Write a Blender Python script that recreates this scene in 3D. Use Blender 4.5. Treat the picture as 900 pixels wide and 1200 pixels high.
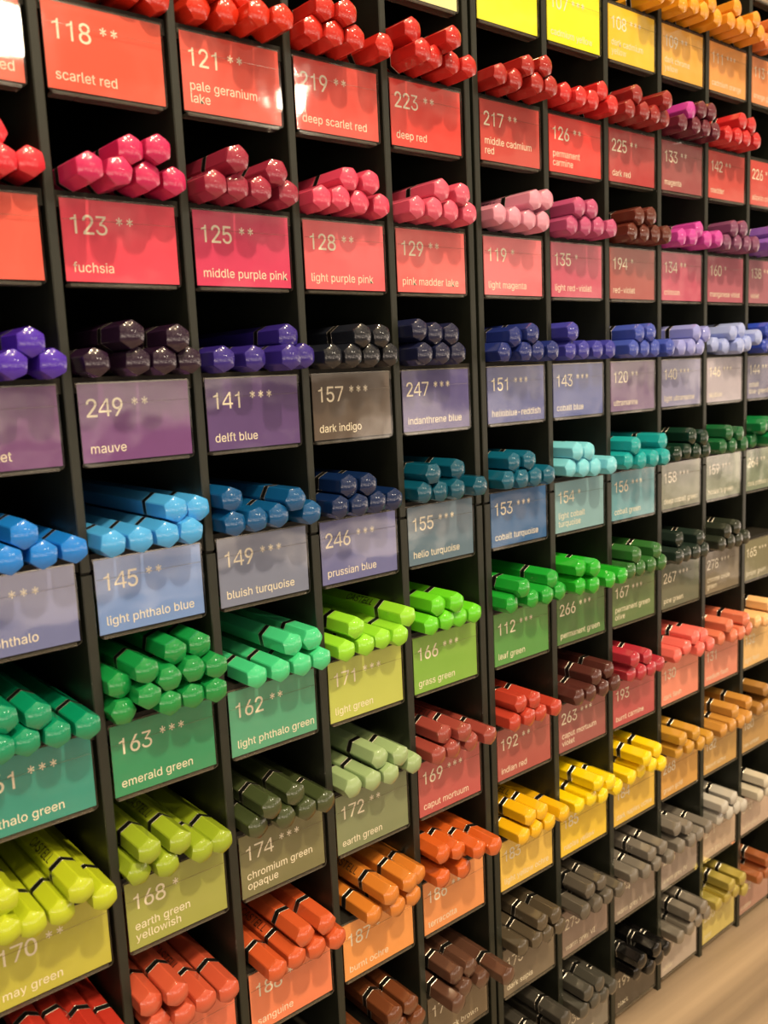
import bpy, bmesh, math, random
from mathutils import Vector, Matrix, Euler
random.seed(7)
for o in list(bpy.data.objects): bpy.data.objects.remove(o, do_unlink=True)
S = bpy.context.scene
COL = S.collection
# ------------------------------------------------------------------ units
# one rack column is U metres wide; rack X runs right along the front, Y into the rack, Z up
U = 0.04
LK = 1.1                         # overall lamp level
Z0 = 0.75                        # height of the counter top
BZ = -10.2087                    # rack coordinate of the counter top
def W(x, y, z): return Vector((x*U, y*U, Z0+(z-BZ)*U))
# ------------------------------------------------------------------ camera
cam_data = bpy.data.cameras.new('camera'); cam = bpy.data.objects.new('camera', cam_data); COL.objects.link(cam)
cam_data.sensor_fit = 'VERTICAL'; cam_data.sensor_height = 36; cam_data.sensor_width = 27
cam_data.lens = 1054.8077/1200*36
right = Vector((0.76716116, -0.63988971, -0.04477629)); up = Vector((0.12950824, 0.08614353, 0.98782939)); fwd = Vector((0.62824467, 0.76362324, -0.14895696))
rm = Matrix((right, up, -fwd)).transposed()
cam.matrix_world = Matrix.Translation(W(-2.30607, -6.21593, -2.0323)) @ rm.to_4x4()
cam_data.clip_start = 0.01; cam_data.clip_end = 50
cam_data.dof.use_dof = True; cam_data.dof.focus_distance = 0.335; cam_data.dof.aperture_fstop = 19
S.camera = cam
# ------------------------------------------------------------------ colour management
S.view_settings.view_transform = 'Standard'; S.view_settings.look = 'None'
S.view_settings.gamma = 1; S.view_settings.use_curve_mapping = False
S.view_settings.exposure = 0.0
# ------------------------------------------------------------------ world: the dim warm shop around the rack
wd = bpy.data.worlds.new('world'); S.world = wd; wd.use_nodes = True
nt = wd.node_tree; nt.nodes.clear()
def N(t, **k):
    n = nt.nodes.new(t)
    for a, b in k.items(): setattr(n, a, b)
    return n
wo = N('ShaderNodeOutputWorld'); bg = N('ShaderNodeBackground'); nt.links.new(bg.outputs[0], wo.inputs[0])
tc = N('ShaderNodeTexCoord'); sp = N('ShaderNodeSeparateXYZ'); nt.links.new(tc.outputs['Generated'], sp.inputs[0])
band = N('ShaderNodeValToRGB'); nt.links.new(sp.outputs[2], band.inputs[0])
mr = N('ShaderNodeMapRange'); mr.inputs['From Min'].default_value = -0.6; mr.inputs['From Max'].default_value = 0.6
nt.links.new(sp.outputs[2], mr.inputs['Value']); nt.links.new(mr.outputs[0], band.inputs[0])
e = band.color_ramp.elements; e[0].position = 0.0; e[0].color = (.12,.085,.05,1); e[1].position = 1.0; e[1].color = (.30,.23,.15,1)
for p, c in ((.22,(.16,.11,.07,1)), (.33,(1.0,.78,.60,1)), (.46,(1.3,1.06,.84,1)), (.52,(.55,.43,.32,1)), (.64,(.28,.21,.14,1))):
    q = e.new(p); q.color = c
mp = N('ShaderNodeMapping'); mp.inputs['Scale'].default_value = (3.2,3.2,6.0); nt.links.new(tc.outputs['Generated'], mp.inputs[0])
no = N('ShaderNodeTexNoise'); no.inputs['Scale'].default_value = 2.2; no.inputs['Detail'].default_value = 2; nt.links.new(mp.outputs[0], no.inputs['Vector'])
nr = N('ShaderNodeValToRGB'); nt.links.new(no.outputs[0], nr.inputs[0])
nr.color_ramp.elements[0].position = .44; nr.color_ramp.elements[0].color = (.14,.14,.14,1)
nr.color_ramp.elements[1].position = .62; nr.color_ramp.elements[1].color = (2.5,2.5,2.5,1)
mx = N('ShaderNodeMix', data_type='RGBA', blend_type='MULTIPLY'); mx.inputs[0].default_value = 1
nt.links.new(band.outputs[0], mx.inputs[6]); nt.links.new(nr.outputs[0], mx.inputs[7]); nt.links.new(mx.outputs[2], bg.inputs[0])
bg.inputs[1].default_value = 1.6
# ------------------------------------------------------------------ lamps: the shop's ceiling spots
def spot(x, y, z, watts, tgt, radius=0.055, colr=(1.0, .77, .47)):
    l = bpy.data.lights.new('ceiling_spot', 'SPOT'); l.energy = watts; l.color = colr; l.shadow_soft_size = radius
    l.spot_size = math.radians(120); l.spot_blend = .3
    o = bpy.data.objects.new('ceiling_spot', l); COL.objects.link(o); o.location = (x, y, z)
    o.rotation_euler = (Vector(tgt)-Vector((x,y,z))).to_track_quat('-Z', 'Y').to_euler(); return o
TG = (0.14, 0, 1.0)
for x, y, z, wt in ((.14,-1.36,3.28,236), (-.95,-1.28,3.28,48), (1.25,-1.35,3.28,48), (-.42,-2.05,3.28,44), (.72,-2.05,3.28,44), (-.48,-.88,3.28,28), (.80,-.88,3.28,28)):
    spot(x, y, z, wt*LK, TG)
def disc(loc, tgt, size, watts):
    l = bpy.data.lights.new('shop_downlight', 'AREA'); l.shape = 'DISK'; l.size = size; l.energy = watts; l.color = (1,.86,.66)
    o = bpy.data.objects.new('shop_downlight', l); COL.objects.link(o); o.location = loc
    o.rotation_euler = (Vector(tgt)-Vector(loc)).to_track_quat('-Z', 'Y').to_euler()
for p0, d, dist in (((-.2,0,.32),(.31,-.89,.33),2.6), ((2.0,0,.16),(.545,-.79,.28),2.6)):
    a = W(*p0); disc(a+Vector(d).normalized()*dist, a, .105, 2.6)
GLYPHS = {
'0':[453,[[326,20],[281,-4],[227,-12],[173,-4],[127,20],[90,59],[64,112],[48,177],[43,254],[48,331],[64,397],[91,449],[127,488],[173,513],[227,521],[281,513],[326,488],[362,449],[389,397],[405,331],[410,254],[405,177],[389,112],[363,59],[166,78],[194,60],[227,55],[259,60],[287,78],[309,106],[325,145],[335,195],[339,254],[335,314],[325,364],[309,403],[287,431],[259,449],[227,454],[194,449],[166,431],[144,403],[128,363],[118,314],[114,254],[118,195],[128,145],[144,106]],[[13,15,14],[12,15,13],[12,16,15],[11,16,12],[11,38,16],[38,17,16],[11,39,38],[37,17,38],[10,39,11],[37,18,17],[36,18,37],[10,40,39],[10,41,40],[35,18,36],[10,42,41],[34,18,35],[9,42,10],[34,19,18],[33,19,34],[9,43,42],[8,43,9],[33,20,19],[32,20,33],[8,44,43],[7,44,8],[32,21,20],[7,45,44],[31,21,32],[7,46,45],[30,21,31],[6,46,7],[30,22,21],[6,47,46],[29,22,30],[29,23,22],[5,47,6],[28,23,29],[5,24,47],[27,23,28],[5,25,24],[5,26,25],[26,23,27],[26,0,23],[4,26,5],[4,0,26],[4,1,0],[3,1,4],[3,2,1]]],
'1':[453,[[222,0],[288,0],[288,505],[238,505],[222,440],[105,402],[105,352],[222,378]],[[0,1,2,3,4,7],[4,5,6,7]]],
'2':[453,[[394,-5],[59,-5],[59,49],[231,232],[257,261],[278,285],[295,308],[306,329],[313,349],[315,371],[312,396],[303,416],[289,432],[271,444],[249,452],[224,455],[197,452],[175,443],[157,429],[143,411],[135,388],[132,357],[60,357],[66,406],[82,445],[107,477],[141,501],[180,516],[225,521],[269,516],[308,501],[341,478],[365,448],[381,412],[386,373],[383,344],[376,316],[361,287],[340,256],[310,219],[271,176],[158,58],[158,62],[394,62]],[[27,29,28],[27,30,29],[26,30,27],[26,31,30],[25,31,26],[25,32,31],[24,15,25],[15,32,25],[24,16,15],[14,32,15],[13,32,14],[24,17,16],[13,33,32],[23,17,24],[12,33,13],[23,18,17],[11,33,12],[23,19,18],[10,33,11],[10,34,33],[23,20,19],[22,20,23],[9,34,10],[22,21,20],[9,35,34],[8,35,9],[7,35,8],[7,36,35],[6,36,7],[6,37,36],[5,37,6],[5,38,37],[4,38,5],[3,38,4],[3,39,38],[2,39,3],[2,40,39],[2,42,40],[42,41,40],[2,43,42],[2,0,43],[1,0,2]]],
'3':[453,[[218,-7],[173,-3],[133,10],[98,30],[70,57],[52,91],[44,132],[109,132],[115,107],[126,87],[144,71],[165,59],[191,52],[219,50],[248,53],[275,61],[297,74],[315,93],[325,116],[329,145],[326,172],[316,196],[299,217],[275,234],[242,244],[201,248],[157,248],[157,299],[288,448],[288,452],[70,452],[70,509],[372,509],[372,461],[211,278],[211,289],[264,288],[308,276],[344,253],[371,222],[387,186],[393,145],[387,103],[370,66],[344,36],[309,12],[266,-2]],[[30,32,31],[30,33,32],[30,29,33],[29,28,33],[28,34,33],[27,35,28],[35,34,28],[26,35,27],[26,36,35],[26,37,36],[26,38,37],[26,25,38],[25,24,38],[24,39,38],[23,39,24],[22,39,23],[22,40,39],[21,40,22],[20,40,21],[20,41,40],[19,41,20],[18,41,19],[18,42,41],[5,7,6],[5,8,7],[17,42,18],[5,9,8],[17,43,42],[16,43,17],[4,9,5],[4,10,9],[15,43,16],[4,11,10],[15,44,43],[14,44,15],[4,12,11],[3,12,4],[13,44,14],[3,13,12],[3,44,13],[3,45,44],[2,45,3],[2,46,45],[1,46,2],[1,0,46]]],
'4':[453,[[288,0],[351,0],[351,505],[288,505],[28,116],[28,172],[425,116],[425,172],[288,425],[84,172],[288,172],[351,172],[351,116],[288,116]],[[0,1,12,13],[4,6,7,5],[10,11,2,3],[5,9,8,3]]],
'5':[453,[[311,11],[269,-6],[221,-12],[177,-7],[138,7],[104,28],[79,57],[62,92],[54,135],[126,135],[132,110],[142,92],[157,77],[175,65],[197,57],[221,55],[249,58],[274,69],[294,85],[310,107],[319,133],[323,162],[319,192],[309,219],[293,241],[272,258],[247,268],[218,272],[193,270],[169,264],[148,254],[129,241],[62,248],[91,514],[371,514],[371,447],[155,447],[139,306],[135,306],[152,319],[176,330],[202,336],[229,339],[264,335],[296,326],[324,310],[349,289],[369,263],[383,233],[393,200],[396,163],[390,115],[373,73],[346,38]],[[32,36,33],[36,34,33],[36,35,34],[32,38,36],[38,37,36],[41,43,42],[40,43,41],[40,44,43],[39,44,40],[39,45,44],[38,45,39],[38,46,45],[32,28,38],[28,46,38],[28,27,46],[27,47,46],[26,47,27],[32,29,28],[25,47,26],[32,30,29],[25,48,47],[24,48,25],[32,31,30],[23,48,24],[23,49,48],[22,49,23],[22,50,49],[21,50,22],[21,51,50],[20,51,21],[7,9,8],[7,10,9],[19,51,20],[19,52,51],[7,11,10],[18,52,19],[7,12,11],[6,12,7],[17,52,18],[6,13,12],[17,53,52],[16,53,17],[6,14,13],[15,53,16],[6,15,14],[5,15,6],[5,53,15],[5,0,53],[4,0,5],[4,1,0],[3,1,4],[3,2,1]]],
'6':[453,[[313,10],[272,-6],[226,-12],[180,-6],[140,10],[106,37],[80,72],[64,114],[58,162],[63,200],[75,241],[98,287],[133,343],[250,514],[331,514],[154,256],[137,256],[150,278],[162,291],[176,303],[194,312],[213,317],[235,319],[280,314],[318,299],[350,275],[374,242],[389,203],[394,157],[388,111],[372,70],[346,36],[176,67],[200,57],[226,54],[253,57],[276,67],[295,83],[310,104],[319,129],[322,157],[319,186],[310,211],[295,232],[276,247],[253,257],[226,260],[200,257],[176,247],[157,232],[142,212],[133,187],[130,158],[133,129],[142,104],[157,83]],[[12,14,13],[12,19,14],[19,15,14],[11,19,12],[21,23,22],[20,23,21],[20,24,23],[19,24,20],[11,18,19],[15,24,19],[15,25,24],[11,17,18],[10,17,11],[10,16,17],[15,46,25],[46,26,25],[15,47,46],[45,26,46],[15,48,47],[44,26,45],[10,15,16],[10,48,15],[10,49,48],[43,26,44],[43,27,26],[9,49,10],[9,50,49],[42,27,43],[9,51,50],[41,27,42],[41,28,27],[8,51,9],[8,52,51],[40,28,41],[7,52,8],[7,53,52],[39,28,40],[39,29,28],[7,54,53],[38,29,39],[6,54,7],[38,30,29],[6,55,54],[37,30,38],[6,32,55],[36,30,37],[5,32,6],[36,31,30],[5,33,32],[35,31,36],[5,34,33],[34,31,35],[5,31,34],[4,31,5],[4,0,31],[3,0,4],[3,1,0],[2,1,3]]],
'7':[453,[[42,505],[412,505],[412,452],[190,0],[122,0],[338,446],[42,446]],[[0,6,5,2,1],[2,5,4,3]]],
'8':[453,[[319,7],[276,-7],[226,-12],[177,-7],[133,7],[97,29],[70,59],[53,95],[47,135],[50,167],[60,197],[77,223],[98,245],[123,261],[148,268],[148,264],[116,278],[89,305],[71,340],[65,380],[71,419],[86,453],[111,481],[144,502],[182,516],[226,521],[270,516],[308,502],[341,481],[366,453],[381,419],[387,380],[381,340],[363,305],[336,278],[305,264],[305,268],[329,261],[354,245],[375,223],[392,197],[402,168],[406,135],[400,95],[383,59],[355,29],[169,65],[195,57],[226,54],[257,57],[283,65],[303,78],[319,94],[328,115],[332,139],[328,164],[318,186],[302,204],[281,218],[255,227],[226,230],[197,227],[171,218],[150,204],[134,186],[124,164],[120,139],[124,115],[133,94],[148,78],[180,305],[202,297],[226,295],[251,297],[272,305],[289,317],[303,333],[311,353],[314,376],[311,398],[303,417],[290,433],[273,445],[251,452],[226,455],[201,452],[180,445],[162,433],[149,417],[141,398],[138,376],[141,353],[149,333],[162,317]],[[24,26,25],[23,26,24],[23,27,26],[22,27,23],[22,28,27],[22,29,28],[21,84,22],[84,29,22],[21,85,84],[83,29,84],[83,30,29],[20,85,21],[82,30,83],[20,86,85],[81,30,82],[20,87,86],[80,30,81],[20,88,87],[80,31,30],[19,88,20],[79,31,80],[19,89,88],[78,31,79],[19,90,89],[78,32,31],[18,90,19],[77,32,78],[18,91,90],[76,32,77],[18,92,91],[76,33,32],[17,92,18],[75,33,76],[17,93,92],[17,70,93],[74,33,75],[74,34,33],[16,70,17],[16,71,70],[73,34,74],[16,72,71],[72,34,73],[16,34,72],[16,36,34],[36,35,34],[15,14,16],[14,36,16],[13,36,14],[13,37,36],[12,37,13],[12,38,37],[11,38,12],[11,60,38],[60,39,38],[11,61,60],[59,39,60],[58,39,59],[11,62,61],[58,40,39],[10,62,11],[57,40,58],[10,63,62],[10,64,63],[56,40,57],[56,41,40],[9,64,10],[9,65,64],[55,41,56],[55,42,41],[8,65,9],[8,66,65],[54,42,55],[53,42,54],[8,67,66],[53,43,42],[7,67,8],[52,43,53],[7,68,67],[6,68,7],[52,44,43],[51,44,52],[6,69,68],[6,46,69],[50,44,51],[6,47,46],[49,44,50],[5,47,6],[49,45,44],[5,48,47],[48,45,49],[5,45,48],[4,45,5],[4,0,45],[4,1,0],[3,1,4],[3,2,1]]],
'9':[453,[[140,499],[181,515],[226,521],[272,515],[313,498],[347,472],[372,437],[389,395],[394,347],[390,308],[377,268],[355,222],[319,166],[203,-5],[121,-5],[299,253],[316,253],[303,231],[291,217],[276,206],[259,197],[239,191],[218,190],[173,195],[135,210],[103,234],[79,266],[63,306],[58,352],[64,398],[80,439],[106,473],[276,442],[253,452],[226,455],[200,452],[177,442],[157,426],[143,405],[133,380],[130,352],[133,323],[143,298],[157,277],[177,262],[200,252],[226,248],[253,252],[276,261],[295,277],[310,297],[319,322],[322,350],[319,379],[310,405],[295,426]],[[1,3,2],[0,3,1],[0,4,3],[31,4,0],[31,5,4],[30,5,31],[30,34,5],[34,33,5],[33,6,5],[30,35,34],[30,36,35],[32,6,33],[55,6,32],[30,37,36],[29,37,30],[55,7,6],[29,38,37],[54,7,55],[29,39,38],[53,7,54],[28,39,29],[53,8,7],[28,40,39],[52,8,53],[27,40,28],[27,41,40],[51,8,52],[51,9,8],[27,42,41],[50,9,51],[50,10,9],[26,42,27],[26,43,42],[49,10,50],[26,44,43],[48,10,49],[48,16,10],[16,11,10],[25,44,26],[25,45,44],[47,15,48],[15,16,48],[17,11,16],[47,20,15],[20,14,15],[25,46,45],[46,20,47],[25,20,46],[24,20,25],[18,11,17],[18,12,11],[19,12,18],[23,20,24],[20,12,19],[23,21,20],[14,12,20],[22,21,23],[14,13,12]]],
'*':[453,[[251,222],[200,222],[204,329],[114,271],[88,316],[184,365],[88,415],[114,460],[204,402],[200,510],[251,510],[247,402],[338,460],[363,415],[268,365],[363,316],[338,271],[247,329]],[[8,10,9],[8,11,10],[11,13,12],[6,8,7],[11,14,13],[5,8,6],[8,14,11],[5,14,8],[4,14,5],[4,2,14],[2,17,14],[17,15,14],[4,3,2],[1,17,2],[1,0,17],[16,15,17]]],
'a':[389,[[216,0],[190,-7],[160,-10],[125,-6],[94,4],[67,21],[47,44],[34,73],[29,108],[33,138],[42,161],[57,180],[77,194],[100,204],[125,212],[152,217],[178,221],[209,225],[234,228],[252,231],[265,236],[272,243],[275,255],[272,278],[266,296],[255,310],[239,321],[220,328],[196,330],[171,328],[150,321],[132,312],[118,300],[108,287],[101,273],[40,291],[56,323],[78,347],[104,364],[133,376],[163,383],[194,385],[216,384],[239,380],[263,373],[286,361],[307,344],[323,321],[334,290],[338,251],[338,-1],[276,-1],[276,51],[273,51],[265,38],[253,24],[236,11],[130,53],[149,48],[170,46],[202,50],[227,60],[248,75],[263,94],[272,115],[275,138],[275,188],[270,185],[260,181],[247,178],[231,175],[216,172],[200,170],[187,168],[176,167],[154,163],[135,158],[118,150],[104,139],[96,124],[93,105],[95,87],[103,73],[114,61]],[[40,42,41],[40,43,42],[39,43,40],[39,44,43],[38,44,39],[38,45,44],[37,45,38],[37,46,45],[36,46,37],[36,28,46],[28,47,46],[36,29,28],[27,47,28],[36,30,29],[26,47,27],[35,30,36],[35,31,30],[25,47,26],[25,48,47],[35,32,31],[24,48,25],[35,33,32],[23,48,24],[34,33,35],[23,49,48],[22,49,23],[21,49,22],[21,50,49],[20,50,21],[19,66,20],[66,50,20],[18,66,19],[17,66,18],[16,66,17],[15,66,16],[14,66,15],[13,66,14],[12,66,13],[11,66,12],[11,67,66],[65,50,66],[11,68,67],[11,69,68],[10,69,11],[10,70,69],[10,71,70],[10,72,71],[10,73,72],[10,74,73],[10,75,74],[10,76,75],[9,76,10],[9,77,76],[9,78,77],[9,79,78],[64,50,65],[8,79,9],[8,80,79],[63,50,64],[7,80,8],[7,81,80],[62,50,63],[7,82,81],[61,52,62],[52,50,62],[6,82,7],[6,83,82],[6,57,83],[60,53,61],[53,52,61],[6,58,57],[60,54,53],[51,50,52],[59,54,60],[6,59,58],[6,54,59],[5,54,6],[5,55,54],[5,56,55],[4,56,5],[4,0,56],[3,0,4],[3,1,0],[2,1,3]]],
'b':[424,[[314,15],[274,-3],[229,-9],[198,-6],[172,3],[152,16],[137,31],[126,45],[118,58],[113,58],[113,-1],[52,-1],[52,510],[115,510],[115,320],[118,320],[126,332],[137,346],[151,361],[171,374],[197,382],[229,385],[274,379],[313,361],[346,332],[371,293],[386,245],[391,189],[386,132],[371,84],[346,45],[162,66],[189,52],[220,48],[252,52],[279,66],[300,88],[315,117],[324,151],[327,189],[324,227],[315,261],[300,289],[279,311],[253,324],[220,329],[188,324],[162,311],[141,290],[126,263],[117,229],[114,189],[117,150],[126,115],[141,87]],[[11,13,12],[11,14,13],[20,22,21],[19,22,20],[19,23,22],[18,23,19],[18,24,23],[17,24,18],[16,24,17],[16,45,24],[45,44,24],[44,25,24],[15,45,16],[15,46,45],[15,47,46],[43,25,44],[11,15,14],[11,49,15],[49,48,15],[48,47,15],[42,25,43],[42,26,25],[41,26,42],[11,50,49],[40,26,41],[40,27,26],[11,51,50],[39,27,40],[11,52,51],[38,27,39],[38,28,27],[37,28,38],[11,53,52],[37,29,28],[36,29,37],[11,54,53],[35,29,36],[11,9,54],[9,31,54],[35,30,29],[34,30,35],[9,8,31],[8,32,31],[11,10,9],[7,32,8],[33,30,34],[7,33,32],[7,30,33],[6,30,7],[6,0,30],[5,0,6],[4,0,5],[4,1,0],[3,1,4],[3,2,1]]],
'c':[396,[[261,-2],[235,-7],[207,-9],[159,-3],[116,16],[81,45],[55,85],[39,132],[33,187],[39,243],[55,292],[81,331],[116,361],[159,379],[207,385],[235,384],[260,378],[284,369],[306,357],[325,341],[341,323],[353,301],[363,276],[302,261],[297,276],[290,289],[280,300],[269,310],[256,318],[242,324],[225,328],[207,329],[173,324],[146,309],[124,287],[109,258],[100,224],[97,187],[100,151],[109,118],[124,89],[146,67],[173,52],[207,47],[226,49],[242,53],[257,59],[270,67],[281,77],[291,89],[298,103],[304,118],[364,103],[355,77],[342,56],[326,37],[307,21],[285,8]],[[13,15,14],[13,16,15],[12,16,13],[12,17,16],[12,18,17],[11,18,12],[11,19,18],[11,31,19],[31,20,19],[10,32,11],[32,31,11],[30,20,31],[29,20,30],[10,33,32],[28,20,29],[28,21,20],[27,21,28],[26,21,27],[10,34,33],[26,22,21],[25,22,26],[9,34,10],[24,22,25],[9,35,34],[24,23,22],[9,36,35],[8,36,9],[8,37,36],[8,38,37],[7,38,8],[7,39,38],[6,39,7],[50,52,51],[6,40,39],[50,53,52],[49,53,50],[48,53,49],[6,41,40],[5,41,6],[48,54,53],[47,54,48],[46,54,47],[5,42,41],[45,54,46],[45,55,54],[44,55,45],[5,43,42],[43,55,44],[5,55,43],[4,55,5],[4,56,55],[4,57,56],[3,57,4],[3,0,57],[3,1,0],[2,1,3]]],
'd':[424,[[253,3],[227,-6],[195,-9],[150,-3],[111,15],[78,45],[54,84],[38,132],[33,189],[38,245],[54,293],[79,332],[111,361],[151,379],[196,385],[228,382],[253,374],[273,361],[288,346],[299,332],[307,320],[310,320],[310,510],[373,510],[373,-1],[312,-1],[312,58],[307,58],[299,45],[288,31],[273,16],[146,66],[172,52],[205,48],[236,52],[262,66],[283,87],[298,115],[308,150],[311,189],[308,229],[299,263],[284,290],[263,311],[236,324],[205,329],[172,324],[145,311],[124,289],[109,261],[100,227],[97,189],[100,151],[110,117],[125,88]],[[21,23,22],[21,24,23],[13,15,14],[13,16,15],[12,16,13],[12,17,16],[11,17,12],[11,18,17],[11,19,18],[10,46,11],[46,45,11],[45,19,11],[45,20,19],[44,20,45],[43,20,44],[10,47,46],[43,21,20],[43,42,21],[42,41,21],[41,24,21],[10,48,47],[9,48,10],[9,49,48],[40,24,41],[9,50,49],[8,50,9],[39,24,40],[8,51,50],[38,24,39],[8,52,51],[7,52,8],[7,53,52],[37,24,38],[6,53,7],[6,54,53],[36,24,37],[6,31,54],[35,26,36],[26,24,36],[5,31,6],[5,32,31],[34,27,35],[27,26,35],[34,28,27],[25,24,26],[5,33,32],[33,28,34],[5,28,33],[5,29,28],[4,29,5],[4,30,29],[4,0,30],[3,0,4],[3,1,0],[2,1,3]]],
'e':[404,[[283,4],[249,-6],[212,-9],[160,-3],[116,16],[81,45],[55,84],[39,132],[33,187],[38,242],[54,290],[80,330],[115,360],[157,379],[205,385],[236,383],[266,375],[294,361],[320,342],[341,315],[358,282],[369,242],[372,194],[372,168],[74,168],[74,222],[341,222],[309,200],[306,237],[297,268],[282,294],[262,313],[236,325],[205,329],[174,325],[147,313],[126,293],[110,269],[100,241],[97,211],[97,178],[101,139],[111,107],[129,81],[152,62],[180,51],[212,47],[234,49],[253,54],[270,62],[285,73],[296,88],[305,107],[366,92],[354,63],[336,39],[312,19]],[[13,15,14],[13,16,15],[12,16,13],[12,17,16],[12,18,17],[11,18,12],[11,33,18],[33,19,18],[10,34,11],[34,33,11],[32,19,33],[31,19,32],[10,35,34],[31,20,19],[30,20,31],[10,36,35],[29,20,30],[10,37,36],[9,37,10],[29,21,20],[9,38,37],[28,21,29],[8,25,9],[25,38,9],[28,26,21],[26,22,21],[25,39,38],[27,26,28],[8,24,25],[39,26,25],[39,22,26],[40,22,39],[40,23,22],[7,24,8],[41,23,40],[7,41,24],[41,23,24],[7,42,41],[6,42,7],[51,53,52],[6,43,42],[51,54,53],[50,54,51],[5,43,6],[5,44,43],[49,54,50],[49,55,54],[5,45,44],[48,55,49],[47,55,48],[5,46,45],[46,55,47],[5,55,46],[4,55,5],[4,56,55],[4,0,56],[3,0,4],[3,1,0],[2,1,3]]],
'f':[254,[[5,380],[229,380],[229,326],[5,326],[143,-1],[80,-1],[80,432],[83,462],[95,486],[112,506],[135,520],[160,528],[187,531],[207,530],[222,528],[235,525],[244,522],[228,467],[222,469],[215,471],[206,472],[195,473],[171,469],[155,459],[146,442],[143,419]],[[11,13,12],[11,14,13],[10,14,11],[10,15,14],[10,16,15],[10,17,16],[9,17,10],[8,20,9],[20,19,9],[19,18,9],[18,17,9],[7,21,8],[21,20,8],[7,22,21],[7,23,22],[6,23,7],[6,24,23],[6,25,24],[5,25,6],[5,4,25],[3,1,0],[3,2,1]]],
'g':[425,[[291,-137],[251,-148],[207,-152],[167,-149],[134,-141],[105,-128],[82,-111],[63,-91],[49,-69],[102,-39],[111,-52],[122,-65],[136,-77],[155,-87],[178,-94],[207,-96],[248,-91],[282,-74],[303,-46],[310,-6],[310,67],[307,67],[299,55],[287,41],[272,27],[253,15],[227,7],[195,4],[151,9],[112,26],[79,53],[54,90],[38,136],[33,191],[38,246],[54,294],[79,332],[112,361],[151,379],[196,385],[228,383],[254,374],[274,361],[289,347],[300,332],[308,320],[312,320],[312,380],[373,380],[373,-9],[368,-54],[351,-90],[325,-118],[146,77],[173,64],[205,60],[237,64],[263,76],[284,95],[299,121],[308,154],[311,193],[308,231],[299,264],[284,291],[263,311],[237,324],[205,329],[172,324],[146,311],[125,290],[110,262],[100,229],[97,193],[100,155],[110,123],[125,96]],[[38,40,39],[38,41,40],[46,48,47],[46,49,48],[37,41,38],[37,42,41],[36,42,37],[36,43,42],[36,44,43],[35,68,36],[68,67,36],[67,44,36],[67,45,44],[66,45,67],[65,45,66],[35,69,68],[65,46,45],[65,64,46],[64,63,46],[63,62,46],[62,49,46],[35,70,69],[34,70,35],[34,71,70],[34,72,71],[33,72,34],[61,49,62],[33,73,72],[60,49,61],[33,74,73],[32,74,33],[32,75,74],[59,49,60],[31,75,32],[31,76,75],[58,20,59],[20,49,59],[31,53,76],[57,20,58],[30,53,31],[30,54,53],[56,21,57],[21,20,57],[56,22,21],[19,49,20],[30,55,54],[55,22,56],[30,22,55],[30,23,22],[29,23,30],[29,24,23],[29,25,24],[28,25,29],[28,26,25],[27,26,28],[18,49,19],[18,50,49],[8,10,9],[17,50,18],[8,11,10],[17,51,50],[8,12,11],[7,12,8],[16,51,17],[7,13,12],[7,14,13],[16,52,51],[15,52,16],[6,14,7],[6,15,14],[6,52,15],[5,52,6],[5,0,52],[4,0,5],[4,1,0],[3,1,4],[3,2,1]]],
'h':[410,[[127,282],[118,257],[115,227],[115,-1],[52,-1],[52,510],[115,510],[115,286],[101,286],[123,333],[152,363],[187,380],[227,385],[264,381],[296,369],[322,349],[342,321],[354,285],[358,240],[358,-1],[295,-1],[295,235],[289,274],[272,304],[245,322],[210,328],[184,325],[161,316],[142,302]],[[4,6,5],[4,8,6],[8,7,6],[11,13,12],[11,14,13],[10,14,11],[10,15,14],[9,15,10],[9,16,15],[8,27,9],[27,26,9],[26,25,9],[25,16,9],[24,16,25],[23,16,24],[23,17,16],[8,28,27],[22,17,23],[8,0,28],[4,1,8],[1,0,8],[22,18,17],[21,18,22],[4,2,1],[21,19,18],[20,19,21],[4,3,2]]],
'i':[167,[[115,454],[100,445],[84,442],[67,445],[53,454],[43,467],[40,483],[43,499],[53,513],[67,522],[84,525],[100,522],[115,513],[124,499],[127,483],[124,467],[115,-1],[52,-1],[52,380],[115,380]],[[17,19,18],[17,16,19],[9,11,10],[9,12,11],[8,12,9],[8,13,12],[7,13,8],[6,13,7],[6,14,13],[5,14,6],[5,15,14],[4,15,5],[4,0,15],[3,0,4],[3,1,0],[2,1,3]]],
'j':[167,[[114,454],[100,445],[83,442],[67,445],[53,454],[43,467],[40,483],[43,499],[53,513],[67,522],[83,525],[100,522],[114,513],[124,499],[127,483],[124,467],[52,-29],[52,380],[115,380],[115,-30],[112,-63],[102,-91],[87,-113],[65,-130],[37,-140],[4,-144],[-11,-144],[-11,-86],[2,-86],[24,-82],[40,-71],[49,-53]],[[16,18,17],[16,19,18],[31,19,16],[31,20,19],[30,20,31],[30,21,20],[29,21,30],[28,21,29],[26,28,27],[26,21,28],[26,22,21],[26,23,22],[26,24,23],[26,25,24],[9,11,10],[9,12,11],[8,12,9],[8,13,12],[7,13,8],[6,13,7],[6,14,13],[5,14,6],[5,15,14],[4,15,5],[4,0,15],[3,0,4],[3,1,0],[2,1,3]]],
'k':[381,[[178,198],[109,134],[109,213],[120,213],[284,380],[363,380],[184,198],[115,-1],[52,-1],[52,510],[115,510],[374,-1],[293,-1],[146,186],[191,230]],[[8,10,9],[8,2,10],[2,7,10],[3,5,4],[3,14,5],[14,6,5],[3,13,14],[6,11,14],[8,1,2],[7,3,2],[7,13,3],[1,6,0],[1,11,6],[7,12,13],[8,11,1],[7,11,8],[12,11,7]]],
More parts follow.
